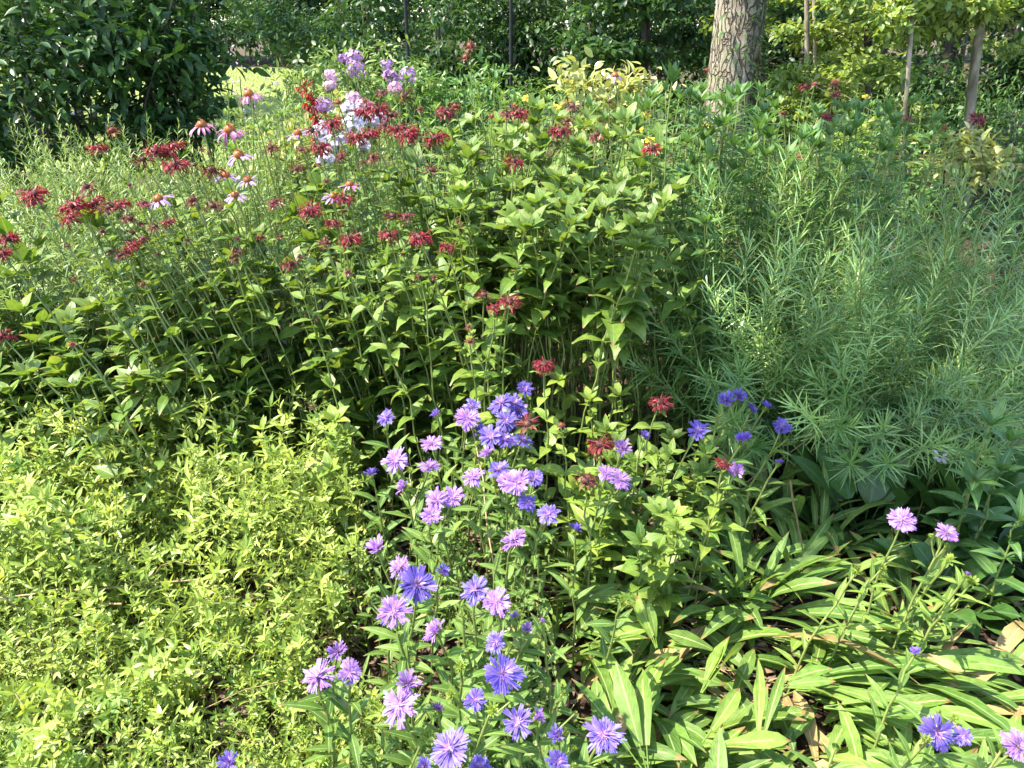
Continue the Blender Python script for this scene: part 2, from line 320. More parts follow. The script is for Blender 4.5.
def tree(name, label, cat, base, top, r0, lobes, leafm, barkm, size, per=5, group=None, prof='small', wr=.5, droop=.3, limbs=True, extra=None, sides=10):
    base = np.array(base, float); top = np.array(top, float)
    t = thing(name, label, cat, base, group)
    mb = MB(); P = wobble([0, 0, -.1], top - base, 9, .02)
    rr = np.linspace(r0, r0 * .45, 9); rr[0] *= 1.35; rr[1] *= 1.06
    mb.tube(P, 0, sides=sides, radii=rr)
    if limbs:
        for (cx, cy, cz, rx, ry, rz, n) in lobes:
            c = np.array([cx, cy, cz]) - base; h = np.clip((c[2] - .25 * np.linalg.norm(c[:2])) / (top[2] - base[2]), .15, .95)
            s = P[0] + (P[-1] - P[0]) * h; mb.tube(wobble(s, c, 6, .06, .06), r0 * (.32 if r0 > .07 else .09), r0 * .04, 6)
            for q in range(5):
                e = c + rng.normal(0, .55, 3) * [rx, ry, rz]; mb.tube(wobble(s + (c - s) * U(.5, .95), e, 4, .1), r0 * .1, r0 * .03, 4)
    mb.build('trunk', barkm, t)
    cb = MB(); L2 = [(a - base[0], b - base[1], c - base[2], d, e, f, g_) for (a, b, c, d, e, f, g_) in lobes]
    crown_leaves(cb, L2, size, 0, per, prof, droop, wr); cb.build('crown', leafm, t)
    return t
def X(px, Y, z=1.0):       # world x for a picture column at depth Y
    return (px - 512) / F * (Y * CP + (CAMH - z) * SP)

# the big old tree whose trunk stands behind the bed; its crown hangs far above the picture
bx, by = X(729, 7.0), 7.0
big = thing('shade_tree', 'thick grey barked tree trunk with creeper climbing its right side', 'tree', (bx, by, 0))
mb = MB(); zs = np.array([-.1, .15, .45, .9, 1.6, 2.6, 4, 5.5, 7]); P = np.stack([.02 * np.sin(zs), .02 * zs, zs], 1)
mb.tube(P, 0, sides=28, radii=[.36, .28, .235, .212, .202, .198, .19, .17, .13])
v = mb.v[0]; a = np.arctan2(v[:, 1], v[:, 0]); k = 1 + .05 * np.sin(a * 5 + 1) * np.exp(-np.clip(v[:, 2], 0, 9) * .8) + .018 * np.sin(a * 11 + v[:, 2] * 1.3); v[:, :2] *= k[:, None]
def over(tx, ty, tz, z):      # unseen leafy limb end added at height z to shade the point (tx, ty, tz), relative to the trunk
    q = np.array([tx, ty, tz]) + sdir / sdir[2] * (z - tz); return q[0] - bx, q[1] - by, z
lob = [(*over(1.25, 2.12, .30, 5.2), .42, .12, .25, 110), (*over(2.05, 2.5, .6, 6.0), .3, .3, .3, 60), (*over(2.1, 3.7, .9, 6.2), .75, .45, .4, 170), (*over(1.95, 2.75, .7, 5.8), .22, .3, .25, 60),
       (1.2, .6, 7.9, 1.7, 1.7, 1.1, 160), (-.2, -.8, 8.2, 1.4, 1.5, .9, 160), (1.4, 2.4, 7.6, 1.6, 1.6, 1.1, 150), (-.8, 1.2, 8.6, 1.2, 1.2, .8, 120)]
for l in lob:
    c = np.array(l[:3]); mb.tube(wobble([0, 0, 4.4], c, 7, .06, .05), .10, .02, 7)
    for q in range(6): mb.tube(wobble(c * U(.6, .95), c + rng.normal(0, .5, 3) * l[3:6], 4, .1), .025, .008, 4)
mb.build('trunk', M['bark'], big)
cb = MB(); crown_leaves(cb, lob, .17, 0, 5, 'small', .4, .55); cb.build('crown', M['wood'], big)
iv = MB(); n = 900; th = rng.normal(-.35, .75, n); z = U(.3, 2.4, n) ** 1.0; keep = rng.uniform(0, 1, n) < np.clip(1.35 - z * .45, .12, 1); th, z = th[keep], z[keep]; n = len(z)
iv.leaves(np.stack([np.cos(th) * .225, np.sin(th) * .225, z], 1), np.stack([np.cos(th), np.sin(th), U(-.8, .6, n)], 1), np.stack([np.cos(th), np.sin(th), np.full(n, .8)], 1), U(.04, .085, n), U(.025, .045, n), .5, .2, 'small')
tag(iv.build('creeper', M['wood'], None, (bx, by, 0)), 'leafy green creeper clinging to the thick grey trunk', 'climbing plant')

# slim trees at the sunlit right-hand wood edge
def slim(px_b, py_b, px_t, Y, r, label, lobes, bark, leafm, size=.062, name='slender_tree'):
    xb = X(px_b, Y, .8); slope = ((px_t - px_b) / py_b - (px_b - 512) / (2042 - py_b)) * .92
    b = np.array([xb, Y, 0]); t = np.array([xb + slope * 5.2, Y + .2, 5.2])
    return tree(name, label, 'tree', b, t, r, [(xb + l[0], Y + l[1], *l[2:]) for l in lobes], leafm, bark, size, 8, None, 'small', .66, .35)
def sprays(n, w, z0, z1, k=34, dx=0., dy=.25):
    return [(rng.normal(dx, w * .6), dy + rng.normal(0, .3), U(z0, z1), w * U(.35, .6), w * U(.3, .5), U(.05, .11), k) for _ in range(n)]
slim(988, 138, 1003, 6.6, .043, 'slender leaning tree with patchy sunlit bark at the far right', sprays(6, .6, 1.4, 2.2, 34, -.4, .3) + [(.5, .5, 3.0, 1., .8, .5, 60)], M['barkp'], M['edge'])
slim(917, 148, 929, 6.2, .019, 'thin pale sapling rising out of bright leaves right of the thick trunk', sprays(10, .5, 1.15, 1.95, 34, -.2, .3) + [(-.25, .1, .75, .4, .3, .2, 60)], M['barkp'], M['edge'])
slim(823, 80, 821, 7.6, .026, 'pale slim trunk half veiled by bright leaves', sprays(8, .7, 1.3, 2.2, 36, .1, .0) + sprays(6, .5, .75, 1.2, 36, .1, -.3), M['barkp'], M['edge'])
slim(833, 76, 830, 8.0, .02, 'thinnest of the pale trunks, close behind its slim twin', sprays(4, .6, 1.4, 2.2, 32, .3, .1), M['barkp'], M['edge'])
slim(880, 90, 884, 8.4, .05, 'dark young tree with yellow green leaves hanging over the thicket', sprays(9, 1.0, 1.35, 2.2, 34, 0, -.3), M['barkd'], M['edge'])
slim(1060, 120, 1068, 7.2, .05, 'leafy young tree reaching in at the right border of the wood', sprays(6, .7, 1.4, 2.2, 32, -.2, -.1), M['barkd'], M['edge'])
slim(775, 95, 772, 8.6, .045, 'young tree with loose light leaves right behind the thick trunk', sprays(9, .7, 1.1, 2.0, 40, .15, 0) + sprays(5, .4, .7, 1.1, 36, .1, -.4), M['barkd'], M['edge'])
slim(640, 60, 644, 9.2, .06, 'young tree with dangling mid green leaves left of the thick trunk', sprays(14, 1.0, 1.2, 2.3, 34, 0, 0), M['barkd'], M['wood'], .085)

# the woods behind: canopy trees, then understory
k = 0
wl = ['tall dark trunk in the shaded wood behind the bed', 'reddish brown trunk standing back in the dark wood', 'straight trunk deep among dark green leaves']
for (px, Y, r) in [(30, 15, .16), (95, 36, .2), (155, 38, .2), (283, 37, .24), (345, 36, .22), (372, 17, .13), (455, 21, .15), (540, 16, .12), (597, 14, .14), (668, 18, .18), (730, 22, .2), (800, 15, .12), (868, 18, .14), (945, 13, .12), (1012, 17, .16), (1080, 14, .18), (-60, 17, .2), (1170, 18, .2)]:
    x = X(px, Y); H = U(8, 11)
    lobes = [(x + rng.normal(0, 1.2), Y + rng.normal(0, 1.2), U(5.0, H), U(1.6, 2.6), U(1.6, 2.6), U(.8, 1.5), 110) for _ in range(5)]
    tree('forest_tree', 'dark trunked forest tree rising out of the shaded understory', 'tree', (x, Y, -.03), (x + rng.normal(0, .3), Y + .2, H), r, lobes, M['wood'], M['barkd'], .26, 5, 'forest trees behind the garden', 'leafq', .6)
for (px, Y, w, ht) in [(-40, 12, 1.7, 2.4), (70, 13, 1.7, 2.6), (248, 36, 3.0, 3.6), (300, 35, 2.8, 3.6), (368, 14, 1.3, 2.3), (440, 13, 1.5, 2.2), (515, 12.4, 1.5, 2.2), (590, 13, 1.6, 2.4), (660, 12, 1.5, 2.3), (725, 13, 1.5, 2.3), (800, 12, 1.5, 2.0), (880, 13, 1.6, 2.2), (960, 12, 1.3, 2.2), (1050, 12, 1.6, 2.2), (190, 37, 3, 4), (275, 34.5, 2.4, 2.6), (340, 34.5, 2.4, 2.6), (1150, 11, 1.6, 2.4)]:
    x = X(px, Y); lobes = [(x + rng.normal(0, w * .45), Y + rng.normal(0, .6), U(.35, ht * .9), U(.6, .95) * w * .6, .6, U(.4, .65), 120) for _ in range(6)]
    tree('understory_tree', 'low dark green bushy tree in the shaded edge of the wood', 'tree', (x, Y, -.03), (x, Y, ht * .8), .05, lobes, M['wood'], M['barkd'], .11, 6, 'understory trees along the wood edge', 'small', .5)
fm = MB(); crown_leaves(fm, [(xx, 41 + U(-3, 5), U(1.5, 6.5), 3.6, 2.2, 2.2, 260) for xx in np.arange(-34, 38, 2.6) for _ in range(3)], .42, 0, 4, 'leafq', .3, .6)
tag(fm.build('far_woods', M['wood']), 'far off dark green woods closing the view', kind='stuff')

# dark glossy shrub at the upper left
def bush(name, label, x, Y, lobes, leafm, size, wr=.42, per=6, group=None, stems=7, bark='barkd', prof='lance', cat='shrub', droop=.1):
    t = thing(name, label, cat, (x, Y, 0), group); mb = MB()
    for l in lobes:
        for q in range(max(2, stems // 2)): mb.tube(wobble([rng.normal(0, .08), rng.normal(0, .08), 0], np.array(l[:3]) + rng.normal(0, .35, 3) * l[3:6], 6, .06), .014, .004, 5)
    mb.build('stem', M[bark], t); cb = MB(); crown_leaves(cb, lobes, size, 0, per, prof, droop, wr); cb.build('foliage', leafm, t); return t
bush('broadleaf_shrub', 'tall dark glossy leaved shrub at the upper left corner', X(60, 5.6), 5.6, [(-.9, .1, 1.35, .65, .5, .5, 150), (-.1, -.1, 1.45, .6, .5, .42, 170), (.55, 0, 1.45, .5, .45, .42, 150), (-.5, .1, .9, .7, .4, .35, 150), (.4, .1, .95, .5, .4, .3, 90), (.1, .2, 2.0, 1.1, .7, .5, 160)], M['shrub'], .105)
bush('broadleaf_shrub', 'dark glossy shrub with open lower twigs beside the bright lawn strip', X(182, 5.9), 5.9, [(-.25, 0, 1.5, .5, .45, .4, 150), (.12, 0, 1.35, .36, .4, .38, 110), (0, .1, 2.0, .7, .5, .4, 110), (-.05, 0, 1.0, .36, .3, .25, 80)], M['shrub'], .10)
bush('yellow_leaved_shrub', 'cream and yellow variegated shrub glowing in front of the dark wood', X(602, 5.2), 5.2, [(-.15, 0, 1.24, .19, .2, .13, 40), (.22, 0, 1.25, .15, .2, .10, 26), (.05, 0, 1.03, .30, .25, .15, 60)], M['varieg'], .075, .5, 5, stems=5)
bush('yellow_leaved_shrub', 'pale variegated shrub below the slender leaning tree', X(972, 4.6), 4.6, [(-.04, 0, .98, .13, .15, .08, 40), (.12, 0, .92, .12, .15, .08, 28), (.0, 0, .84, .22, .2, .10, 44)], M['varieg'], .055, .55, 5, stems=5)
bush('yellow_leaved_shrub', 'small yellowish shrub beside the scarlet flower spike', X(312, 4.6), 4.6, [(-.05, 0, 1.0, .26, .2, .16, 60), (.18, 0, 1.12, .16, .2, .13, 36), (-.2, 0, .85, .2, .2, .12, 40)], M['varieg'], .055, .5, 5, stems=5)
bush('lilac_flowering_bush', 'distant bush with dusty lilac bloom between dark shrub and lawn', X(236, 7.5), 7.5, [(0, 0, 1.2, .3, .25, .18, 9), (.1, 0, 1.0, .35, .3, .2, 8)], M['plilac'], .035, .6, 5, stems=5)

bush('leafy_bush', 'soft green bush at the right end of the lawn strip behind the scarlet spike', X(322, 6.2), 6.2, [(-.1, 0, 1.15, .3, .3, .2, 70), (.2, 0, 1.28, .3, .3, .2, 70), (.0, 0, .85, .45, .3, .3, 90), (.55, .1, 1.2, .35, .3, .25, 70)], M['feather'], .06, .35, 7, stems=6)
bush('leafy_bush', 'green bush closing the gap between lilac phlox and dark wood', X(425, 6.4), 6.4, [(-.1, 0, 1.1, .35, .3, .2, 70), (.4, 0, 1.1, .4, .3, .2, 80), (.1, 0, .8, .6, .3, .3, 90)], M['lance'], .075, .35, 7, stems=6)
for px, lab in ((408, 'black metal fence post left of the rust seed head'), (511, 'black metal fence post above the daylily leaves')):
    Y = 9.5; t = thing('fence_post', lab, 'fence post', (X(px, Y, 1.3), Y, 0), 'black fence posts')
    mb = MB(); mb.tube([[0, 0, -.1], [0, 0, 1], [0, 0, 2.3]], .021, .021, 8); mb.build('post', M['post'], t)
    mb = MB(); mb.dome(np.array([0, 0, 2.31]), [0, 0, 1], .028, .028); mb.build('cap', M['post'], t)

# ================================================================== plant builders
ZA = np.array([0, 0, 1.])
def qpath(a, b, n=9, up=.6, wob=.012):
    a, b = np.asarray(a, float), np.asarray(b, float); c = a + ZA * (b[2] - a[2]) * up + (b - a) * [.18, .18, 0]
    t = np.linspace(0, 1, n)[:, None]; P = (1 - t) ** 2 * a + 2 * t * (1 - t) * c + t * t * b
    w = rng.normal(0, wob, (n, 3)); w[0] = 0; w[-1] = 0; w[:, 2] = 0
    return P + w * np.linalg.norm(b - a) * .6
def on(P, t):
    t = np.clip(np.asarray(t, float), 0, 1) * (len(P) - 1); i = np.minimum(t.astype(int), len(P) - 2); f = (t - i)[:, None]
    return P[i] * (1 - f) + P[i + 1] * f, unit(P[i + 1] - P[i])
def paired(mb, P, t0, t1, n, L, Wd, el=(.2, .7), bend=(.4, 1.1), mat=0, prof='lance', taper=.55, wave=.05, twig=True, tint=None, fold=(.15, .4)):
    """opposite leaf pairs, each pair turned a quarter against the last, with small side shoots in some axils"""
    ts = np.linspace(t0, t1, n) + rng.normal(0, .01, n); C, T = on(P, ts); ph = U(0, 3.14) + np.arange(n) * 1.57 + rng.normal(0, .25, n)
    a = unit(np.cross(T, [.2, .95, .1])); b = np.cross(T, a)
    PP, DD, UU, LL = [], [], [], []
    for s in (0, math.pi):
        d = np.cos(ph + s)[:, None] * a + np.sin(ph + s)[:, None] * b; e = U(*el, n)[:, None]
        keep = rng.uniform(0, 1, n) < .94
        D = d * np.cos(e) + (T * .6 + ZA * .4) * np.sin(e)
        size = (1 - taper * np.abs(np.linspace(-.45, 1, n)) ** 1.6) * U(.75, 1.12, n)
        PP.append(C[keep]); DD.append(D[keep]); UU.append((T * .6 + ZA * .6 - d * .2)[keep]); LL.append((L * size)[keep])
    PP, DD, UU, LL = map(np.concatenate, (PP, DD, UU, LL)); m = len(LL)
    mb.leaves(PP, DD, UU, LL, LL * (Wd / L) * U(.85, 1.15, m), U(*bend, m), U(*fold, m), prof, mat, tint if tint is None else np.clip(tint + rng.normal(0, .2, m), 0, 1), wave=wave, twist=rng.normal(0, .35, m))
    if twig:
        kk = rng.uniform(0, 1, m) < .55; q = kk.sum()
        for _ in range(3):
            D2 = unit(DD[kk] * .7 + ZA * .5 + rng.normal(0, .35, (q, 3)))
            mb.leaves(PP[kk] + D2 * .008, D2, UU[kk], LL[kk] * U(.25, .5, q), LL[kk] * U(.09, .17, q), U(.2, .8, q), .3, prof, mat)
def spiral(mb, P, t0, t1, n, L, Wd, el=(.3, .9), bend=(.1, .5), mat=0, prof='needle', flat=True, top=.45, tint=None, low=.9):
    ts = np.linspace(t0, t1, n) + rng.normal(0, .004, n); C, T = on(P, ts); ph = np.arange(n) * 2.4 + rng.normal(0, .3, n)
    a = unit(np.cross(T, [.2, .95, .1])); b = np.cross(T, a); d = np.cos(ph)[:, None] * a + np.sin(ph)[:, None] * b
    u = np.linspace(0, 1, n); e = (U(*el, n) + u ** 6 * .5)[:, None]; D = d * np.cos(e) + T * np.sin(e)
    size = np.where(u < .75, low + (1 - low) * u / .75, 1 - (1 - top) * (u - .75) / .25) * U(.75, 1.15, n)
    mb.leaves(C, D, T + d * -.2, L * size, Wd * (.6 + .4 * size), U(*bend, n), U(.1, .4, n), prof, mat, tint if tint is None else np.clip(tint + rng.normal(0, .18, n), 0, 1), flat=flat, twist=rng.normal(0, .3, n))
def frame(ax):
    ax = unit(ax); a = unit(np.cross(ax, [.31, .9, .22])); return ax, a, np.cross(ax, a)
def ring(mb, c, ax, n, r0, L, Wd, el, bend, mat=0, prof='petal', jit=.15, flat=True, fold=.1, tint=None, wave=0.):
    ax, a, b = frame(ax); ph = np.arange(n) * 2 * np.pi / n + U(0, 6) + rng.normal(0, jit, n); d = np.cos(ph)[:, None] * a + np.sin(ph)[:, None] * b
    e = (el + rng.normal(0, jit, n))[:, None]; D = d * np.cos(e) + ax * np.sin(e)
    mb.leaves(c + d * r0, D, ax - d * .3, L * U(.8, 1.12, n), Wd * U(.85, 1.15, n), np.asarray(bend) + rng.normal(0, .15, n), fold, prof, mat, tint, flat=flat, wave=wave)

def balm_head(t, c, ax, r, state):
    ax = unit(ax)
    k = MB(); k.dome(c + ax * r * .06, ax, r * .36, r * .26)
    dd = unit(rng.normal(0, 1, (46, 3)) + ax * .8); k.leaves(c + dd * r * .14, dd, ax, r * U(.3, .5, 46), r * .07, .1, .1, 'needle', flat=True)
    mats = {'fresh': M['red'], 'faded': M['redf'], 'bud': M['redf'], 'rust': M['rust']}
    p = MB(); n = {'fresh': 64, 'faded': 40, 'bud': 12, 'rust': 16}[state]
    ax, a, b = frame(ax); ph = U(0, 6.28, n); e = rng.normal(.12, .34, n)
    if state == 'faded': keep = np.cos(ph - U(0, 6)) > -.45; ph, e = ph[keep], e[keep]; n = len(ph)
    d = np.cos(ph)[:, None] * a + np.sin(ph)[:, None] * b; D = d * np.cos(e)[:, None] + ax * np.sin(e)[:, None]
    L = r * U(.72, 1.15, n) * (.6 if state in ('bud', 'rust') else 1)
    p.leaves(c + D * r * .18, D, ax + d * -.2, L, r * U(.07, .12, n), U(.2, 1.2, n), U(.5, .9, n), 'strap', twist=rng.normal(0, .4, n))   # upper lips and tubes
    T = c + D * r * .18 + D * L[:, None] * .62
    p.leaves(T, unit(D * .6 - ax * .7 + rng.normal(0, .25, (n, 3))), D, L * U(.28, .5, n), r * U(.08, .16, n), U(.2, .9, n), .3, 'petal', flat=True)   # drooping lower lips
    h = k.build('flower_head', M['rust'] if state == 'rust' else M['maroon'], t)
    p.build('petal', mats[state], h).update_tag()
    q = MB(); ring(q, c - ax * r * .16, ax, 7, r * .08, r * .85, r * .3, .05, .7, 0, 'lance', .3, flat=False, wave=.06); q.build('bract', M['bract'] if state != 'fresh' else M['bract'], h)
def bee_balm(label, H, base, r=.034, state='fresh', leaf='balm', n=8, L=.115, group='red bee balm flowers', head=True, t0=.30, name='bee_balm', cat='flower', Wd=.052, ax=None, bend=(.4, 1.2), tint=None, stemmat='stem'):
    H = np.asarray(H, float); base = np.array([base[0], base[1], 0.]); t = thing(name, label, cat, base, group)
    P = qpath([0, 0, 0], H - base); ln = np.linalg.norm(H - base)
    s = MB(); s.tube(P, .0036, .0022, 5)
    f = MB(); paired(f, P, t0, .955 if head else .93, n, L, Wd, tint=tint, prof='heart', bend=bend)
    if not head:   # rosette of young leaves at the tip
        tip, T = on(P, [1.]); ring(f, tip[0], T[0], 5, .004, L * .6, Wd * .55, .75, .5, 0, 'lance', .2, flat=False); ring(f, tip[0], T[0], 4, .002, L * .3, Wd * .25, 1.1, .3, 0, 'lance', .2, flat=False)
    s.build('stem', M[stemmat], t); f.build('foliage', M[leaf], t)
    if head: balm_head(t, P[-1], unit(P[-1] - P[-2]) * .55 + ZA * .55 + rng.normal(0, .16, 3) if ax is None else ax, r, state)
    return t

def aster_head(t, c, ax, r, state, colour, centre=None):
    ax, a, b = frame(ax); bm = MB(); nb = 26 if state != 'bud' else 34
    ring(bm, c - ax * r * .16, ax, nb, r * .1, r * .5, r * .09, -.1 if state != 'bud' else .55, -.35, 0, 'small', .3, flat=True); ring(bm, c - ax * r * .10, ax, nb // 2, r * .06, r * .42, r * .10, .5, -.4, 0, 'small', .3)
    bm.dome(c - ax * r * .16, ax, r * .22, r * .17)
    if state == 'bud': ring(bm, c, ax, 16, r * .04, r * .36, r * .08, 1.0, -.2, 0, 'small', .2)
    h = bm.build('flower_head', M['abract'], t)
    if state == 'bud': return
    p = MB(); nr = 22 if state == 'open' else 16
    ph = np.arange(nr) * 2 * np.pi / nr + U(0, 6) + rng.normal(0, .07, nr); el = .22 if state == 'open' else .85
    for i in range(nr):
        e0 = el + rng.normal(0, .2); Lr = r * U(.68, 1.06) * .86
        k = 6; sp = np.linspace(-.16, .16, k) + rng.normal(0, .015, k); q = ph[i] + sp
        d = np.cos(q)[:, None] * a + np.sin(q)[:, None] * b; D = d * math.cos(e0) + ax * math.sin(e0)
        d0 = math.cos(ph[i]) * a + math.sin(ph[i]) * b
        p.leaves(np.repeat((c + d0 * r * .14)[None], k, 0), D, ax - d * .3, Lr * U(.80, 1.06, k), r * .078, rng.normal(.3, .16, k) + rng.normal(0, .3), .25, 'fringe', tint=np.clip(U(0, 1) + rng.normal(0, .15, k), 0, 1), flat=True)
    ring(p, c + ax * r * .04, ax, 46, r * .06, r * .60, r * .05, el + .4, .25, 0, 'fringe', .3)
    p.build('petal', M[colour], h)
    z = MB(); ring(z, c + ax * r * .03, ax, 44, r * .02, r * .42, r * .05, .75, .1, 0, 'needle', .35); z.dome(c, ax, r * .11, r * .12); z.build('disc', M[centre or 'pale'], h)
def stokes_aster(label, H, base, r=.037, state='open', colour='blue', leaf='aster', ax=None, group='blue violet asters', name='aster', cat='flower', buds=1, n=7, L=.085):
    H = np.asarray(H, float); base = np.array([base[0], base[1], 0.]); t = thing(name, label, cat, base, group)
    P = qpath([0, 0, 0], H - base, 8, .55); s = MB(); s.tube(P[:-1].tolist() + [(P[-1] - unit(P[-1] - P[-2]) * r * .15).tolist()], .0034, .0026, 5)
    f = MB(); spiral(f, P, .22, .96, n + 4, L, L * .24, (.3, .9), (.2, .9), 0, 'lance', flat=False, top=.35)
    s.build('stem', M['stem'], t); f.build('foliage', M[leaf], t)
    if ax is None: ax = np.array([0, -.42, .85]) + rng.normal(0, .24, 3)
    aster_head(t, P[-1], ax, r, state, colour)
    for _ in range(buds):
        q, T = on(P, [U(.72, .88)]); e = q[0] + np.array([rng.normal(0, .03), rng.normal(0, .025), U(.03, .06)])
        sb = MB(); sb.tube([q[0], (q[0] + e) / 2 + [0, 0, -.006], e], .0022, .0018, 4); sb.leaves(q, unit(e - q[0]), ZA, .05, .012, .3, .3, 'lance'); o = sb.build('stem', M['stem'], t)
        aster_head(t, e, unit(e - q[0]) + ZA * .6, r * U(.5, .7), 'bud', colour)
    return t

def coneflower(label, H, base, r=.036, petal='cpetal', droop=1.0, ax=None, spent=False):
    H = np.asarray(H, float); base = np.array([base[0], base[1], 0.]); t = thing('coneflower', label, 'flower', base, 'pink coneflowers')
    P = qpath([0, 0, 0], H - base, 9, .5); s = MB(); s.tube(P, .0032, .0026, 5); f = MB(); spiral(f, P, .2, .7, 6, .11, .03, (.3, .7), (.3, .9), 0, 'lance', flat=False)
    s.build('stem', M['stem'], t); f.build('foliage', M['lance'], t)
    ax = unit(np.array([rng.normal(0, .15), -.2, 1.]) if ax is None else ax); c = P[-1]
    k = MB(); k.dome(c + ax * r * .12, ax, r * .42, r * .34, rings=6, sides=12)
    dd = unit(rng.normal(0, 1, (90, 3)) * [1, 1, .8] + ax * .7); k.leaves(c + ax * r * .12 + dd * r * .32 * .9, dd, ax, r * U(.14, .24, 90), r * .05, 0, .1, 'small', flat=True)
    h = k.build('flower_head', M['cone'] if not spent else M['maroon'], t)
    if not spent:
        p = MB(); ring(p, c, ax, 13, r * .3, r * .98, r * .24, -.15, np.full(13, droop), 0, 'fringe', .18, flat=False, fold=.35, wave=.06); p.build('petal', M[petal], h)
    return t

def phlox(label, H, base, petal, R_=.055, n=34, fl=.012, leaf='lance', group='garden phlox in bloom'):
    H = np.asarray(H, float); base = np.array([base[0], base[1], 0.]); t = thing('garden_phlox', label, 'flower', base, group)
    P = qpath([0, 0, 0], H - base, 8, .7); s = MB(); s.tube(P, .004, .003, 5); n = int(n * 1.5)
    f = MB(); paired(f, P, .25, .93, 9, .085, .02, (.15, .6), (.3, .8), twig=False); c = P[-1]
    p = MB(); d = unit(rng.normal(0, 1, (n, 3)) * [1, 1, .9] + [0, 0, .35]); q = c + d * R_ * [1, 1, .85] * U(.55, 1.25, (n, 1))
    for i in range(n):
        if i % 3 == 0: s.tube([c - ZA * .03, q[i] - d[i] * .004], .0012, .001, 3)
        ring(p, q[i], d[i] + rng.normal(0, .2, 3), 5, .001, fl * 1.05, fl * .95, .12, .15, 0, 'round', .08, tint=U(0, 1))
    s.build('stem', M['stem'], t); f.build('foliage', M[leaf], t); p.build('flower_head', M[petal], t)
    return t

def rosette(name, label, base, group, n=9, L=(.14, .24), wr=.17, az=None, spread=2.2, el=(.4, 1.1), bend=(.5, 1.5), leaf='aster', prof='strap', cat='plant', z0=.02, stalk=.25, fold=(.15, .45)):
    t = thing(name, label, cat, (base[0], base[1], 0), group)
    for i in range(n):
        p = U(0, 6.28) if az is None else az + U(-spread, spread) / 1.0
        e = U(*el); d = np.array([math.cos(p) * math.cos(e), math.sin(p) * math.cos(e), math.sin(e)]); l = U(*L); w = l * wr * U(.8, 1.2)
        b0 = np.array([math.cos(p) * .012, math.sin(p) * .012, z0]); up = np.array([-math.cos(p) * math.sin(e), -math.sin(p) * math.sin(e), math.cos(e)]) + rng.normal(0, .25, 3)
        mb = MB(); st = l * stalk; mb.tube([b0, b0 + d * st * .5, b0 + d * st * 1.03], .0024, .0016, 4, mat=0, tint=.9)
        mb.leaves(b0 + d * st, d, up, l * (1 - stalk * .4), w, U(*bend), U(*fold), prof, 0, wave=.035, twist=rng.normal(0, .45)); mb.build('leaf', M['deadleaf'] if leaf in ('aster', 'astery') and U(0, 1) < .03 else M[leaf], t)
    return t

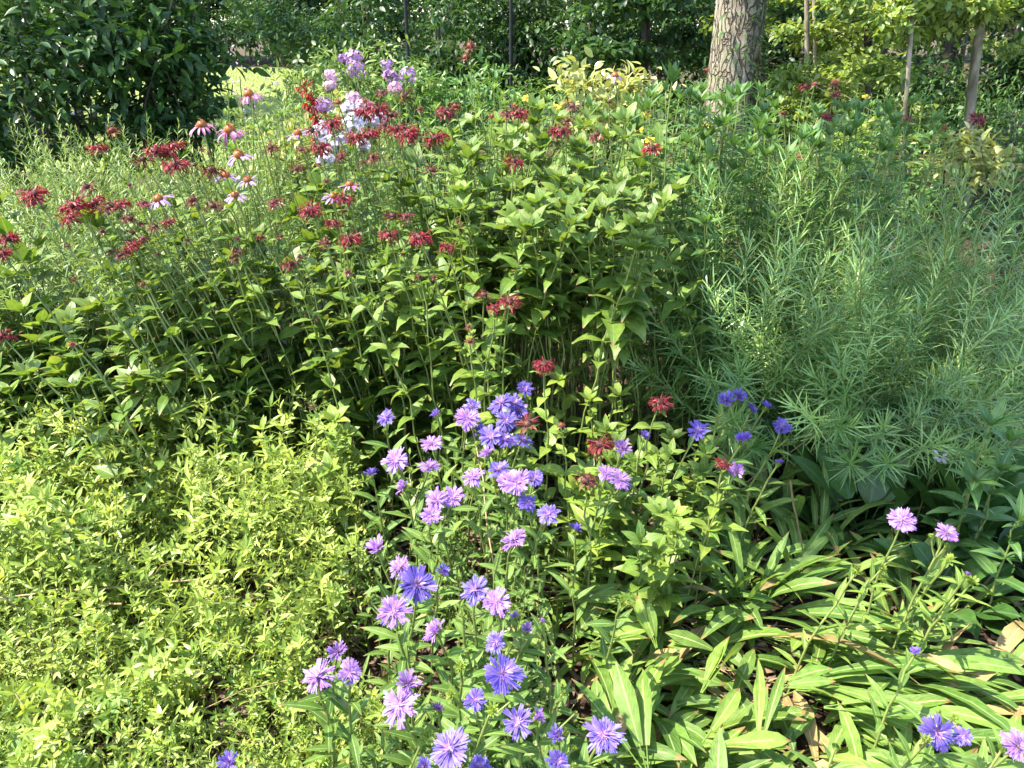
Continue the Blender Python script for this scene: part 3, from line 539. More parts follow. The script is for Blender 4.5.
# ================================================================== bee balm flowers: picture column, row, width in pixels, distance, state, label
def depthw(P): return P[1] * CP + (CAMH - P[2]) * SP
BALM = [
 (112,131,24,2.75,'rust','bee balm with a brown dome and red skirt, topmost of the far left flowers'),
 (98,148,22,2.7,'fresh','crimson bee balm just below and left of the brown domed one at far left'),
 (143,160,24,2.65,'faded','dull maroon bee balm at the left end of the big red cluster'),
 (155,151,26,2.65,'fresh','bright crimson bee balm, upper left head of the big red cluster'),
 (166,153,24,2.7,'fresh','crimson bee balm in the middle of the big red cluster'),
 (175,146,22,2.75,'fresh','crimson bee balm at the top right of the big red cluster'),
 (176,165,28,2.6,'fresh','widest crimson bee balm at the lower right of the big red cluster'),
 (212,170,26,2.6,'faded','dark maroon bee balm directly under the open lavender coneflower'),
 (34,195,32,2.45,'fresh','flat coral red bee balm alone near the left border above the pale foliage'),
 (87,187,20,2.6,'faded','small dull red bee balm between the flat coral one and the big red cluster'),
 (75,206,34,2.4,'fresh','broad coral red bee balm at the left of the long row over pale foliage'),
 (70,218,24,2.35,'fresh','drooping coral bee balm hanging beneath the broad one in the long row'),
 (95,204,26,2.45,'fresh','red bee balm, second along the long row over pale foliage'),
 (110,208,28,2.4,'faded','maroon bee balm in the middle of the long row'),
 (122,204,20,2.5,'fresh','small red bee balm at the right end of the long row'),
 (130,219,20,2.45,'faded','dark bee balm half hidden by leaves below the long row'),
 (144,203,18,2.5,'faded','dark bee balm touching the lilac coneflower on its left side'),
 (193,200,22,2.45,'faded','dark red bee balm below the maroon one under the coneflowers'),
 (213,206,22,2.4,'faded','dark red bee balm beside a pale stalk, right of its near twin'),
 (169,222,18,2.4,'fresh','small crimson bee balm tucked beneath a drooping leaf'),
 (155,227,18,2.38,'faded','dark half hidden bee balm under the small crimson one'),
 (142,240,18,2.35,'faded','faded bee balm highest in the shaded group under the leaves'),
 (133,247,22,2.33,'fresh','crimson bee balm in the middle of the shaded group under the leaves'),
 (122,255,20,2.3,'faded','faded bee balm lowest in the shaded group under the leaves'),
 (8,239,24,2.2,'fresh','crimson bee balm cut by the left border, upper of a close pair'),
 (2,254,22,2.15,'fresh','bright red bee balm cut by the left border, lower of a close pair'),
 (2,336,26,1.95,'fresh','hanging red bee balm cut by the left border beside big soft leaves'),
 (74,279,14,2.15,'bud','small dry reddish bee balm bud above the left leaves'),
 (68,246,12,2.25,'bud','tiny red bee balm bud in the pale foliage at left'),
 (143,284,16,2.25,'rust','dry brownish bee balm head in the dark gap at left'),
 (72,344,14,2.0,'rust','dry brownish bee balm head among the big soft leaves at lower left'),
 (271,148,20,2.7,'faded','small red bee balm just left of the white phlox stems'),
 (301,150,16,2.75,'faded','small dull bee balm between the phlox and its neighbour on the left'),
 (297,169,18,2.65,'faded','dark bee balm alone below the two small ones left of the phlox'),
 (312,130,18,2.85,'faded','dark bee balm at the left edge of the white phlox'),
 (332,124,26,2.8,'fresh','crimson bee balm lying across the upper white phlox'),
 (320,148,24,2.75,'fresh','crimson bee balm low in front of the white phlox'),
 (340,156,18,2.75,'faded','pinkish red bee balm at the foot of the white phlox'),
 (338,103,18,3.0,'rust','dark brown bee balm right of the scarlet spike'),
 (357,137,26,2.75,'fresh','crimson bee balm at the right side of the white phlox'),
 (371,134,22,2.8,'fresh','crimson bee balm close right of the one beside the white phlox'),
 (366,112,26,2.95,'fresh','left head of the wide crimson group above the right of the phlox'),
 (378,110,28,2.9,'fresh','middle head of the wide crimson group above the right of the phlox'),
 (391,115,22,2.9,'faded','right head of the wide crimson group above the right of the phlox'),
 (383,92,18,3.1,'faded','dark bee balm beneath the pink phlox dome'),
 (405,96,22,3.05,'faded','red brown bee balm standing alone under the lilac phlox'),
 (365,101,16,3.0,'rust','rusty bee balm between the pink phlox and the wide crimson group'),
 (397,129,24,2.8,'fresh','crimson bee balm left of a bright red neighbour in the mid row'),
 (408,134,28,2.75,'fresh','bright red bee balm in the mid row, right of its crimson neighbour'),
 (384,125,18,2.85,'faded','dull bee balm at the left of the mid row'),
 (420,109,14,2.95,'rust','round dark seed head of bee balm with no petals left, mid top'),
 (446,112,22,2.9,'fresh','flat red bee balm, left half of a touching pair near the top'),
 (455,107,22,2.95,'rust','brownish bee balm, right half of a touching pair near the top'),
 (436,139,28,2.7,'fresh','flat crimson bee balm alone above the centre leaves'),
 (372,157,20,2.65,'faded','small dark bee balm beneath the crimson one by the phlox'),
 (432,170,20,2.6,'faded','dusky bee balm under the flat crimson one in the centre'),
 (471,154,16,2.7,'rust','washed out pinkish bee balm head in the centre leaves'),
 (492,116,14,2.8,'rust','dark ball shaped bee balm seed head on a clear stalk'),
 (507,114,18,2.8,'faded','red bee balm left of the pink red pair near the daylily'),
 (519,113,26,2.8,'fresh','pink red bee balm to the right of the ball shaped seed head'),
 (514,161,22,2.55,'fresh','red bee balm at the top of the bright leafy mound'),
 (572,106,20,2.85,'faded','dark red bee balm below the cream shrub'),
 (567,121,18,2.75,'faded','dusky bee balm between the dark and the bright one below the cream shrub'),
 (561,132,28,2.7,'fresh','bright red bee balm lowest below the cream shrub'),
 (597,135,22,2.7,'faded','dull red bee balm between two leafy tops right of the bright one'),
 (652,148,22,2.65,'fresh','red bee balm in front of tall lance leaved stalks'),
 (707,70,12,4.2,'rust','tiny dark bee balm in front of the thick trunk'),
 (470,46,22,3.9,'rust','tall rust brown seed head standing against the dark wood'),
 (466,57,20,3.9,'rust','lower rust brown seed head close under the tall one'),
 (805,87,14,4.3,'fresh','small red bee balm right of the thick trunk, leftmost up there'),
 (815,84,12,4.4,'rust','small dark bee balm beside the leftmost red one right of the trunk'),
 (835,83,18,4.3,'rust','dark brown bee balm highest right of the trunk'),
 (835,94,12,4.2,'fresh','small red bee balm below the dark brown one right of the trunk'),
 (846,105,13,4.1,'faded','pinkish bee balm over blue green leaves right of the trunk'),
 (828,117,18,3.9,'fresh','flat crimson bee balm on a pale stalk right of the trunk'),
 (783,113,14,4.0,'rust','rusty bee balm low in the leaves right of the trunk'),
 (909,119,16,3.9,'faded','dark red bee balm left of the pale sapling'),
 (977,119,20,3.6,'fresh','flat bright red bee balm against the dark wood by the leaning tree'),
 (945,128,14,3.8,'rust','dark bee balm between the pale sapling and the bright red one'),
 (800,156,18,3.2,'rust','dark bee balm sunk in the feathery bush top'),
 (274,203,24,2.45,'faded','oblong dull red bee balm left of the pink coneflower pair'),
 (311,210,28,2.4,'fresh','wide pink red bee balm below the lilac coneflower'),
 (345,198,22,2.45,'fresh','red bee balm half covering the lilac coneflower'),
 (334,223,20,2.35,'fresh','small red bee balm beneath the wide pink red one'),
 (350,239,26,2.3,'fresh','pink red bee balm in mid thicket on a long slanting stalk'),
 (326,243,18,2.32,'faded','dim bee balm left of the pink red one in mid thicket'),
 (291,264,24,2.25,'faded','dark crimson bee balm inside the shade at mid left'),
 (393,216,22,2.4,'faded','left one of a touching dark red pair above the centre'),
 (407,216,20,2.4,'faded','right one of a touching dark red pair above the centre'),
 (389,235,22,2.33,'fresh','half shaded red bee balm below the touching dark pair'),
 (420,238,28,2.3,'fresh','clear pink red bee balm with spread petals above the centre'),
 (447,247,18,2.28,'fresh','small pink red bee balm facing sideways right of the spread one'),
 (348,272,14,2.2,'bud','tiny red bee balm in the dark below the pink red one'),
 (434,277,12,2.2,'bud','tiny crimson bee balm above the young leafy shoot'),
 (484,295,22,2.2,'faded','dark red bee balm left of the sunlit red pair in the hollow'),
 (510,302,26,2.15,'fresh','sunlit red bee balm in the dark hollow'),
 (494,308,16,2.15,'fresh','small red bee balm under the sunlit one in the dark hollow'),
 (470,341,16,2.05,'rust','dry brown bee balm beside the pale young leaves'),
 (468,327,14,2.1,'rust','dark dry bee balm above its brown neighbour by the pale leaves'),
 (544,365,24,1.95,'fresh','deep red bee balm standing over the upper blue asters'),
 (660,403,26,1.85,'fresh','bright coral red bee balm lit in the right middle'),
 (600,445,30,1.8,'fresh','starry red bee balm seen from above among the asters'),
 (585,481,28,1.7,'faded','dull red bee balm in shade below the starry one'),
 (528,424,30,1.85,'faded','dark pink bee balm mixed into the blue aster bank'),
 (561,425,14,1.85,'rust','brown round bee balm seed head left of the starry red one'),
 (723,463,18,1.75,'fresh','small curled red bee balm beside the violet aster at right'),
]
for (px, py, w, Y, st, lab) in BALM:
    H = at_y(px, py, Y); r = max(.5 * w * depthw(H) / F * .92, .011)
    lean = np.array([U(.22, .36), U(-.12, .08)]) if px < 240 else np.array([U(.10, .24), U(-.08, .1)]) if px < 470 else np.array([U(-.06, .08), U(.0, .14)])
    lean *= min(1, H[2] / .9)
    young = py > 320
    bee_balm(lab, H, H[:2] + lean, r, st, 'balmy' if young and px > 450 else 'balm', n=6 if young else 8, L=.10 if py > 120 else .085, Wd=.046 if py > 120 else .036, t0=.35 if py < 300 else .3)

# ------------------------------------------------------------------ asters: column, row, width, height of the head, state, colour, label
AST = [
 (604,735,42,.50,'open','blue','large deep blue aster alone at the bottom, seen full face'),
 (502,674,46,.54,'open','blue','largest blue violet aster in the bottom middle'),
 (450,749,46,.53,'open','blue','wide blue aster with spread petals at the bottom border'),
 (400,705,42,.52,'open','violet','big pink violet aster, lower of an overlapping pair'),
 (408,684,30,.54,'cup','violet','violet aster, upper of an overlapping pair'),
 (318,677,38,.50,'open','violet','pale violet aster, lower left of the group of three by the mulch'),
 (338,653,26,.52,'cup','violet','small ragged violet aster at the top of the group of three by the mulch'),
 (350,672,26,.51,'open','violet','round violet aster, right one of the group of three by the mulch'),
 (417,585,42,.56,'open','blue','broad blue violet aster, right of a pair above the bare soil'),
 (393,612,36,.54,'open','violet','violet aster, left of a pair above the bare soil'),
 (437,631,32,.52,'cup','violet','half closed violet aster turned sideways above the dark leaves'),
 (475,590,30,.56,'open','blue','blue violet aster to the left of the pink violet pair'),
 (497,602,30,.57,'open','violet','pink violet aster beside a pale bud, centre right'),
 (503,612,22,.55,'cup','violet','small pink aster under the pink violet one'),
 (463,616,14,.53,'bud','violet','purple tinged aster bud under the blue violet aster'),
 (496,642,24,.55,'open','blue','small blue aster with white eye above the largest one'),
 (437,710,18,.48,'cup','violet','small dull violet aster in the leaves right of the overlapping pair'),
 (475,700,24,.48,'open','blue','shaded blue aster behind the spiky green buds'),
 (518,722,34,.48,'open','blue','blue aster left in a bunch at the bottom, right of the largest'),
 (536,718,24,.49,'cup','violet','violet aster touching the blue bunch at the bottom'),
 (558,736,24,.48,'cup','blue','small dark blue aster between the bunch and the lone deep blue one'),
 (558,762,26,.47,'open','blue','blue aster cut by the bottom border under the small dark one'),
 (480,766,24,.46,'open','blue','blue aster cut by the bottom border below the wide one'),
 (425,766,20,.47,'cup','blue','tiny blue aster tip at the bottom border left of the wide one'),
 (229,762,26,.42,'cup','blue','blue aster alone in the light ground cover at the bottom left'),
 (442,572,20,.54,'cup','blue','small blue aster above the broad blue violet one'),
 (400,568,26,.54,'open','violet','violet aster at the upper left of the lower flower bank'),
 (378,549,30,.50,'cup','violet','pale lilac asters half open beside the grassy stems'),
 (515,540,32,.54,'open','violet','bright pink violet aster alone in the very centre'),
 (500,553,12,.52,'bud','violet','round purple bud under the bright pink violet aster'),
 (528,629,16,.50,'cup','violet','tiny pink aster near the strap leaves'),
 (541,622,12,.50,'cup','violet','tiny violet aster right of the tiny pink one'),
 (516,616,13,.52,'cup','violet','tiny pink aster between the pink violet one and the strap leaves'),
 (549,514,24,.50,'open','blue','blue aster with ragged petals right of the bright pink ones'),
 (575,530,18,.49,'cup','blue','small blue aster at the edge of the green leaves'),
 (527,503,22,.50,'open','blue','shaded blue aster above the ragged one'),
 (517,483,30,.55,'open','violet','sunlit pink violet aster in the right of the upper bank'),
 (534,478,20,.53,'open','blue','blue aster behind the sunlit pink violet one'),
 (607,474,22,.54,'open','violet','pale violet aster, left of a pair under the starry red flower'),
 (620,480,26,.53,'open','violet','pale violet aster, right of a pair under the starry red flower'),
 (622,449,24,.55,'cup','violet','greyish lilac aster right of the starry red flower'),
 (644,437,15,.56,'cup','blue','small blue aster standing in pale leaves'),
 (522,441,24,.56,'open','blue','bright blue aster below the dark pink bee balm'),
 (525,389,18,.60,'open','blue','blue aster highest in the upper bank'),
 (514,403,22,.59,'open','blue','blue aster under the highest one'),
 (501,404,26,.60,'open','blue','light blue violet aster at the upper left of the bank top'),
 (506,421,26,.57,'open','blue','dense blue aster in the middle of the bank top'),
 (520,411,20,.57,'open','blue','blue aster at the right of the bank top'),
 (491,437,26,.56,'open','blue','deep blue aster, left of the dark double row'),
 (505,440,26,.55,'open','blue','deep blue aster, right of the dark double row'),
 (482,432,22,.55,'cup','blue','deep blue aster at the left end of the dark double row'),
 (467,419,28,.59,'open','violet','pale pink aster with cream bud in the upper bank'),
 (472,406,18,.60,'open','blue','blue violet aster above the pale pink one'),
 (437,415,16,.58,'cup','blue','small shaded blue aster left of the pale pink one'),
 (386,418,20,.57,'open','blue','lone blue aster at the left in dark leaves'),
 (432,444,24,.55,'open','violet','violet aster lower left of the pale pink one'),
 (396,461,28,.54,'open','violet','pale violet aster with thin petals in the left of the upper bank'),
 (371,475,20,.52,'cup','blue','dim blue aster leftmost under the thin petalled one'),
 (404,487,20,.51,'cup','violet','dim violet aster beneath the thin petalled one'),
 (430,467,24,.54,'open','violet','lilac aster in the middle of the upper bank'),
 (488,454,20,.56,'cup','violet','upright pink violet aster in the sunny gap'),
 (473,477,24,.55,'open','violet','round pink violet aster beside the brown stalk'),
 (498,470,24,.54,'open','blue','blue aster right of the brown stalk'),
 (507,482,22,.54,'open','violet','violet aster at the right of the brown stalk, low'),
 (437,500,26,.52,'open','violet','violet aster left in the lower trio of the upper bank'),
 (453,497,24,.52,'open','violet','violet aster right in the lower trio of the upper bank'),
 (431,516,24,.51,'open','violet','violet aster lowest in the lower trio of the upper bank'),
 (726,402,24,.58,'cup','blue','blue aster on a slanting stalk at right, highest of its spray'),
 (739,397,18,.58,'cup','blue','blue aster beside the highest one of the right spray'),
 (698,431,24,.56,'open','blue','blue violet aster left in the right spray'),
 (751,410,14,.56,'cup','blue','small blue aster in the dark gap of the right spray'),
 (766,407,16,.56,'cup','blue','blue aster farthest right in the dark gap'),
 (744,440,22,.54,'cup','blue','blue aster on long stem lowest in the right spray'),
 (737,472,22,.52,'cup','violet','violet aster beside the curled red flower'),
 (782,427,20,.52,'open','blue','blue aster beside the rim of the feathery bush'),
 (779,463,10,.48,'cup','blue','tiny blue aster tip in the right strap leaves'),
 (902,520,30,.50,'open','violet','pale violet aster on yellow green buds at right, left one'),
 (947,533,24,.48,'open','violet','pale violet aster on yellow green buds at right, right one'),
 (967,575,10,.44,'cup','violet','tiny violet aster tip above greenish buds at the right'),
 (916,653,15,.40,'cup','blue','small lone blue aster over the long drooping leaves'),
 (937,733,36,.40,'open','blue','blue aster at the lower right corner, left of a close pair'),
 (962,736,20,.39,'open','blue','smaller blue aster at the lower right corner, right of a close pair'),
 (1018,746,36,.40,'open','violet','light blue aster cut by the right border at the bottom'),
 (460,666,26,.49,'bud','blue','large spiky green aster bud left of the largest flower'),
 (451,694,24,.48,'bud','blue','spiky green aster bud below the large spiky one'),
 (492,709,30,.49,'bud','blue','spiky green aster bud under the largest flower'),
 (425,735,26,.46,'bud','blue','yellowish spiky bud low between the pink violet and the wide blue aster'),
 (623,603,24,.42,'bud','blue','yellow green aster bud standing on the strap leaves'),
 (563,693,14,.40,'bud','blue','small green bud left of the lone deep blue aster'),
 (836,746,18,.34,'bud','blue','yellow bud among the drooping leaves at the bottom'),
 (955,718,20,.40,'bud','blue','green bud above the close pair in the lower right corner'),
 (1003,748,18,.38,'bud','blue','green bud left of the aster at the right border'),
 (858,570,24,.44,'bud','blue','yellow green bud cluster below the left pale violet aster'),
 (883,568,20,.45,'bud','blue','yellow green bud right of the bud cluster at right'),
 (950,558,20,.45,'bud','blue','yellow green bud under the right pale violet aster'),
 (972,581,24,.42,'bud','blue','rightmost yellow green bud over the dark leaves'),
]
for (px, py, w, z, st, colr, lab) in AST:
    H = at_z(px, py, z); r = .5 * w * depthw(H) / F * 1.06
    ax = np.array([rng.normal(-.1, .22), -.38 + rng.normal(0, .18), .8])
    if st == 'cup': ax = np.array([rng.normal(0, .5), rng.normal(-.15, .3), .8])
    right = px > 640
    off = np.array([U(-.10, .06), U(.02, .14)]) if not right else np.array([U(-.12, -.02), U(-.04, .10)])
    stokes_aster(lab, H, H[:2] + off * (z / .5), r, st, colr, 'astery' if px > 820 and py < 600 else 'aster', ax, buds=0 if st == 'bud' or w < 16 else int(rng.integers(0, 3)), n=8, L=.085)

# ------------------------------------------------------------------ coneflowers, phlox, cardinal flower, small yellow blooms
for (px, py, w, Y, pet, dr, lab, sp) in [
 (249,95,24,3.0,'cpetal',1.0,'pink coneflower with hanging petals, highest at the left',0),
 (202,126,24,2.85,'cpetal',.95,'pink coneflower, left one of three below the highest',0),
 (230,131,28,2.8,'cpetal',.95,'pink coneflower with long thin petals and a tall orange cone',0),
 (239,156,30,2.7,'lilac',.55,'flat open lavender coneflower with dark centre',0),
 (226,176,24,2.65,'lilac',.4,'pale lavender coneflower peeping out behind the maroon bee balm',0),
 (248,181,24,2.6,'lilac',.45,'lavender coneflower at the lower right of the coneflower group',0),
 (159,200,24,2.55,'lilac',.7,'lilac coneflower in the leaves under the big red cluster',0),
 (235,196,24,2.55,'lilac',.6,'pale coneflower next to a long slanting stalk',0),
 (333,197,22,2.5,'lilac',.5,'lilac coneflower partly behind a red bee balm in the centre left',0),
 (350,185,22,2.6,'cpetal',.5,'pinkish coneflower above the half covered lilac one',0),
 (298,134,24,2.9,'lilac',.25,'whitish flat coneflower left of the white phlox',0),
 (615,76,16,3.6,'lilac',.9,'single lavender coneflower before the cream shrub',0),
 (609,102,10,3.4,'lilac',.9,'petal-less dark coneflower head under the lavender one',1)]:
    H = at_y(px, py, Y); r = .5 * w * depthw(H) / F * (1.0 if dr > .6 else .84)
    coneflower(lab, H, H[:2] + [U(.02, .22), U(-.05, .15)], r, pet, dr, None, sp)
for (px, py, w, Y, pet, lab) in [
 (354,57,20,4.4,'plilac','lilac phlox dome highest at the back'), (356,70,24,4.3,'plilac','lilac phlox dome under the highest one'),
 (387,66,16,4.5,'plilac','lilac phlox dome midway along the back row'), (391,77,18,4.4,'plilac','lilac phlox dome, lower left of the right back pair'),
 (408,76,22,4.4,'plilac','pinkish lilac phlox dome at the right end of the back row'), (344,59,14,4.5,'plilac','small lilac phlox dome left of the highest'),
 (331,77,18,4.2,'ppink','pink phlox dome left under the lilac ones'), (330,86,14,4.1,'ppink','small fading pink phlox dome above the scarlet spike'),
 (395,87,16,4.0,'ppink','soft pink phlox dome under the lilac row'), (353,99,18,3.7,'ppink','pale pink phlox dome among the red flowers'),
 (324,107,24,3.4,'plilac','dusty lilac phlox dome right of the scarlet spike'), (365,107,22,3.3,'ppink','blush phlox dome behind the wide crimson group'),
 (349,110,22,3.3,'pwhite','white phlox dome at the top of the white clump'), (353,125,30,3.2,'pwhite','largest white phlox dome in the middle of the white clump'),
 (324,133,28,3.15,'pwhite','white phlox dome at the left of the white clump'), (338,142,28,3.1,'pwhite','white phlox dome at the lower middle of the white clump'),
 (326,160,22,3.05,'pwhite','bluish white phlox dome hanging lowest in the white clump'), (378,120,20,3.25,'pwhite','small white phlox dome behind the crimson heads'),
 (363,146,16,3.1,'pwhite','little white phlox dome right of the lower middle one'), (368,122,16,3.3,'pwhite','narrow white phlox dome between red heads')]:
    H = at_y(px, py, Y); phlox(lab, H, H[:2] + [U(-.05, .1), U(0, .15)], pet, .5 * w * depthw(H) / F * (.76 if pet != 'pwhite' else .78), 34, .0105)
H = at_y(303, 84, 3.3); b = at_y(316, 120, 3.3); t = thing('cardinal_flower', 'scarlet flower spike standing left of the white phlox', 'flower', (b[0] + .1, 3.34, 0))
B = np.array([b[0] + .1, 3.34, 0.]); P = qpath([0, 0, 0], H - B, 14, .6); mb = MB(); mb.tube(P, .004, .002, 5); mb.build('stem', M['stem'], t)
f = MB(); spiral(f, P, .2, .8, 16, .09, .022, (.3, .7), (.3, .8), 0, 'lance', flat=False); f.build('foliage', M['lance'], t)
p = MB(); C, T = on(P, np.linspace(.80, 1, 46))
for i in range(46):
    d = unit(rng.normal(0, 1, 3) * [1, 1, .3]); p.leaves(np.repeat((C[i] + d * .018)[None], 4, 0), unit(d + rng.normal(0, .5, (4, 3)) - ZA * .3), ZA, .030, .009, .6, .2, 'petal', flat=True)
    p.tube([C[i], C[i] + d * .01 + ZA * .012, C[i] + d * .022 + ZA * .022], .0018, .0012, 4)
p.build('petal', M['scarlet'], t)
for (px, py, Y, lab) in [(527,98,3.5,'small yellow daisy beside the daylily leaves'), (556,107,3.4,'small yellow daisy left of the dark red bee balm'), (646,115,3.3,'yellow daisy highest in the lance leaves'), (638,129,3.2,'yellow daisy in the middle of the lance leaves'), (650,140,3.0,'yellow daisy lowest in the lance leaves'), (706,127,3.6,'golden daisy right of the lance leaved top'), (866,97,4.2,'tiny yellow daisy far right of the thick trunk')]:
    H = at_y(px, py, Y); t = thing('yellow_daisy', lab, 'flower', (H[0], H[1] + .05, 0), 'yellow daisies')
    P = qpath([0, 0, 0], [0, -.05, H[2]], 6); mb = MB(); mb.tube(P, .0025, .002, 4); mb.build('stem', M['stem'], t); f = MB(); spiral(f, P, .3, .9, 10, .07, .016, (.3, .8), (.2, .7), 0, 'lance', flat=False); f.build('foliage', M['lance'], t)
    p = MB(); ring(p, P[-1], [0, -.5, .8], 11, .004, .018, .009, .1, .2); h = p.build('flower_head', M['yellow'], t); p = MB(); p.dome(P[-1], [0, -.5, .8], .006, .005); p.build('disc', M['cone'], h)
H = at_z(940, 457, .42); t = thing('white_daisy', 'small white flower with brown eye over the dark broad leaves', 'flower', (H[0], H[1] + .04, 0))
P = qpath([0, 0, 0], [0, -.04, H[2]], 6); mb = MB(); mb.tube(P, .0025, .002, 4); mb.build('stem', M['stem'], t); p = MB(); ring(p, P[-1], [-.1, -.25, .9], 7, .005, .021, .011, .1, .2, flat=False); h = p.build('flower_head', M['pwhite'], t); p = MB(); p.dome(P[-1] + ZA * .003, ZA, .007, .006); p.build('disc', M['maroon'], h)

# ================================================================== leafy stalks of the thicket (no flower)
def world_poly(poly_px, n, zfun):
    out = []
    for (px, py) in poly_pts(poly_px, n): out.append(at_z(px, py, zfun(px, py)))
    return out
G = 'leafy bee balm stalks without a flower'
def zig(px, py): return np.interp(py, [120, 160, 200, 240, 300, 350, 400], [1.24, 1.14, 1.02, .90, .74, .60, .48])
for H in world_poly([(-150, 215), (60, 200), (230, 185), (380, 175), (470, 150), (500, 300), (440, 380), (250, 395), (-150, 400)], 150, zig):
    lean = np.array([rng.normal(.16, .15), rng.normal(.02, .12)]) * (1 if H[0] < -.4 else .7) * min(1, H[2] / .8)
    bee_balm('leafy bee balm stalk without a flower leaning in the left thicket', H, H[:2] + lean, head=False, n=7, L=U(.125, .175), Wd=U(.068, .095), t0=.22, group=G, bend=(.3, 1.0), name='leafy_stalk', cat='plant')
# the bright mound in the middle: bare stems below, leaves above
for (px, py) in poly_pts([(440, 122), (500, 108), (580, 106), (662, 118), (675, 190), (655, 260), (600, 250), (520, 235), (460, 225)], 112):
    H = at_y(px, py, np.interp(py, [106, 260], [3.1, 2.2]) + U(-.1, .1))
    bee_balm('leafy bee balm stalk without a flower in the bright central mound', H, H[:2] + np.array([rng.normal(0, .13), U(.02, .25)]), head=False, n=6, L=U(.105, .135), Wd=U(.056, .07), t0=.58 if py > 190 else .5, bend=(.5, 1.4), group='leafy stalks of the central mound', name='leafy_stalk', cat='plant')
# old flower heads sunk in the leaves
for (px, py) in poly_pts([(190, 150), (430, 110), (480, 190), (470, 290), (330, 260), (120, 270), (60, 215)], 34):
    H = at_y(px, py, np.interp(py, [110, 290], [2.9, 2.25])); bee_balm('small dull bee balm head half sunk among the thicket leaves', H, H[:2] + [U(0, .25), U(-.05, .12)], U(.014, .022), 'faded' if U(0, 1) < .6 else 'bud', n=6, L=.10, Wd=.05, group='half sunk bee balm heads')
# young low shoots in front of the hollow, catching the sun
G3 = 'young yellow green bee balm shoots'
for (px, py, z, sz) in [(415, 300, .66, .085), (430, 330, .62, .08), (520, 322, .58, .09), (500, 345, .55, .085), (535, 335, .56, .09), (490, 370, .52, .08), (640, 330, .60, .085), (632, 350, .55, .085), (575, 350, .54, .085), (560, 380, .50, .09), (600, 375, .5, .085), (620, 395, .48, .08), (520, 370, .5, .085), (590, 400, .48, .085), (648, 375, .5, .07), (680, 380, .45, .07), (335, 420, .50, .09), (345, 435, .46, .085), (330, 470, .42, .08)]:
    H = at_z(px, py, z); bee_balm('young bee balm shoot with broad yellow green leaves before the dark hollow', H, H[:2] + [U(-.02, .1), U(0, .1)], head=False, leaf='balmy', n=6, L=sz * 1.15, Wd=sz * .56, t0=.35, group=G3, name='leafy_stalk', cat='plant')
for (px, py) in poly_pts([(590, 430), (690, 410), (735, 470), (715, 540), (650, 565), (600, 540), (560, 490)], 28):
    H = at_z(px, py, U(.36, .46)); bee_balm('soft green bee balm shoot between the asters and the strap leaves', H, H[:2] + [U(-.05, .05), U(0, .08)], head=False, leaf='balm' if U(0, 1) < .6 else 'balmy', n=6, L=.085, Wd=.045, t0=.3, group='soft green shoots between asters and strap leaves', name='leafy_stalk', cat='plant')
for (px, py) in poly_pts([(-60, 300), (60, 290), (110, 350), (100, 395), (-60, 400)], 22):
    H = at_z(px, py, U(.5, .62)); bee_balm('leafy stalk with large soft leaves at the left border', H, H[:2] + [U(0, .14), U(-.02, .1)], head=False, n=7, L=.13, Wd=.066, t0=.3, group='large leaved stalks at the left border', name='leafy_stalk', cat='plant')
# tall lance leaved stalks at the upper right of the middle
def lance_stalk(H, base, label, group, L=.125, Wd=.027, n=12, mat='lance'):
    base = np.array([base[0], base[1], 0.]); t = thing('lance_leaved_stalk', label, 'plant', base, group); P = qpath([0, 0, 0], H - base); s = MB(); s.tube(P, .004, .0025, 5)
    f = MB(); paired(f, P, .3, .94, n, L, Wd, (.2, .6), (.2, .7), twig=False, taper=.3); tip, T = on(P, [1.]); ring(f, tip[0], T[0], 5, .003, L * .6, Wd * .8, .8, .3, 0, 'lance', .2, flat=False); ring(f, tip[0], T[0], 4, .002, L * .35, Wd * .6, 1.15, .1, 0, 'lance', .15, flat=False)
    s.build('stem', M['stem'], t); f.build('foliage', M[mat], t)
lance_stalk(at_y(672, 82, 2.7), at_y(672, 82, 2.7)[:2] + [0, .05], 'tallest lance leaved stalk with a broad star of leaves, left of the trunk', 'tall lance leaved stalks', .13, .030, 12)
for (px, py) in poly_pts([(600, 110), (660, 95), (740, 92), (800, 105), (900, 110), (900, 150), (760, 190), (690, 240), (650, 190)], 84):
    H = at_y(px, py, np.interp(py, [90, 240], [3.4, 2.55]) + U(-.15, .15)); lance_stalk(H, H[:2] + [U(-.08, .08), U(-.05, .1)], 'tall blue green lance leaved stalk between central mound and feathery bush', 'tall lance leaved stalks')
for (px, py) in poly_pts([(225, 95), (330, 110), (430, 70), (560, 100), (520, 140), (300, 160), (220, 150)], 60):
    H = at_y(px, py, U(3.4, 4.3)); lance_stalk(H, H[:2] + [U(-.08, .08), U(-.05, .1)], 'green lance leaved stalk filling the space behind the red flowers', 'lance leaved stalks behind the red flowers', .09, .018, 11, 'daylily')

for (px, py) in poly_pts([(205, 112), (275, 100), (285, 72), (340, 74), (335, 130), (215, 140)], 60):
    H = at_y(px, py, U(4.6, 6.2)); lance_stalk(H, H[:2] + [U(-.08, .08), U(-.05, .1)], 'fresh green stalk in the low growth before the lawn strip', 'fresh stalks before the lawn strip', .10, .018, 13, 'feather')
for (px, py) in poly_pts([(560, 102), (660, 88), (720, 84), (800, 90), (930, 104), (960, 140), (760, 150), (580, 140)], 88):
    H = at_y(px, py, U(3.9, 5.6)); lance_stalk(H, H[:2] + [U(-.08, .08), U(-.05, .1)], 'lance leaved stalk massed before the foot of the thick trunk', 'stalks massed before the thick trunk', .135, .030, 13)
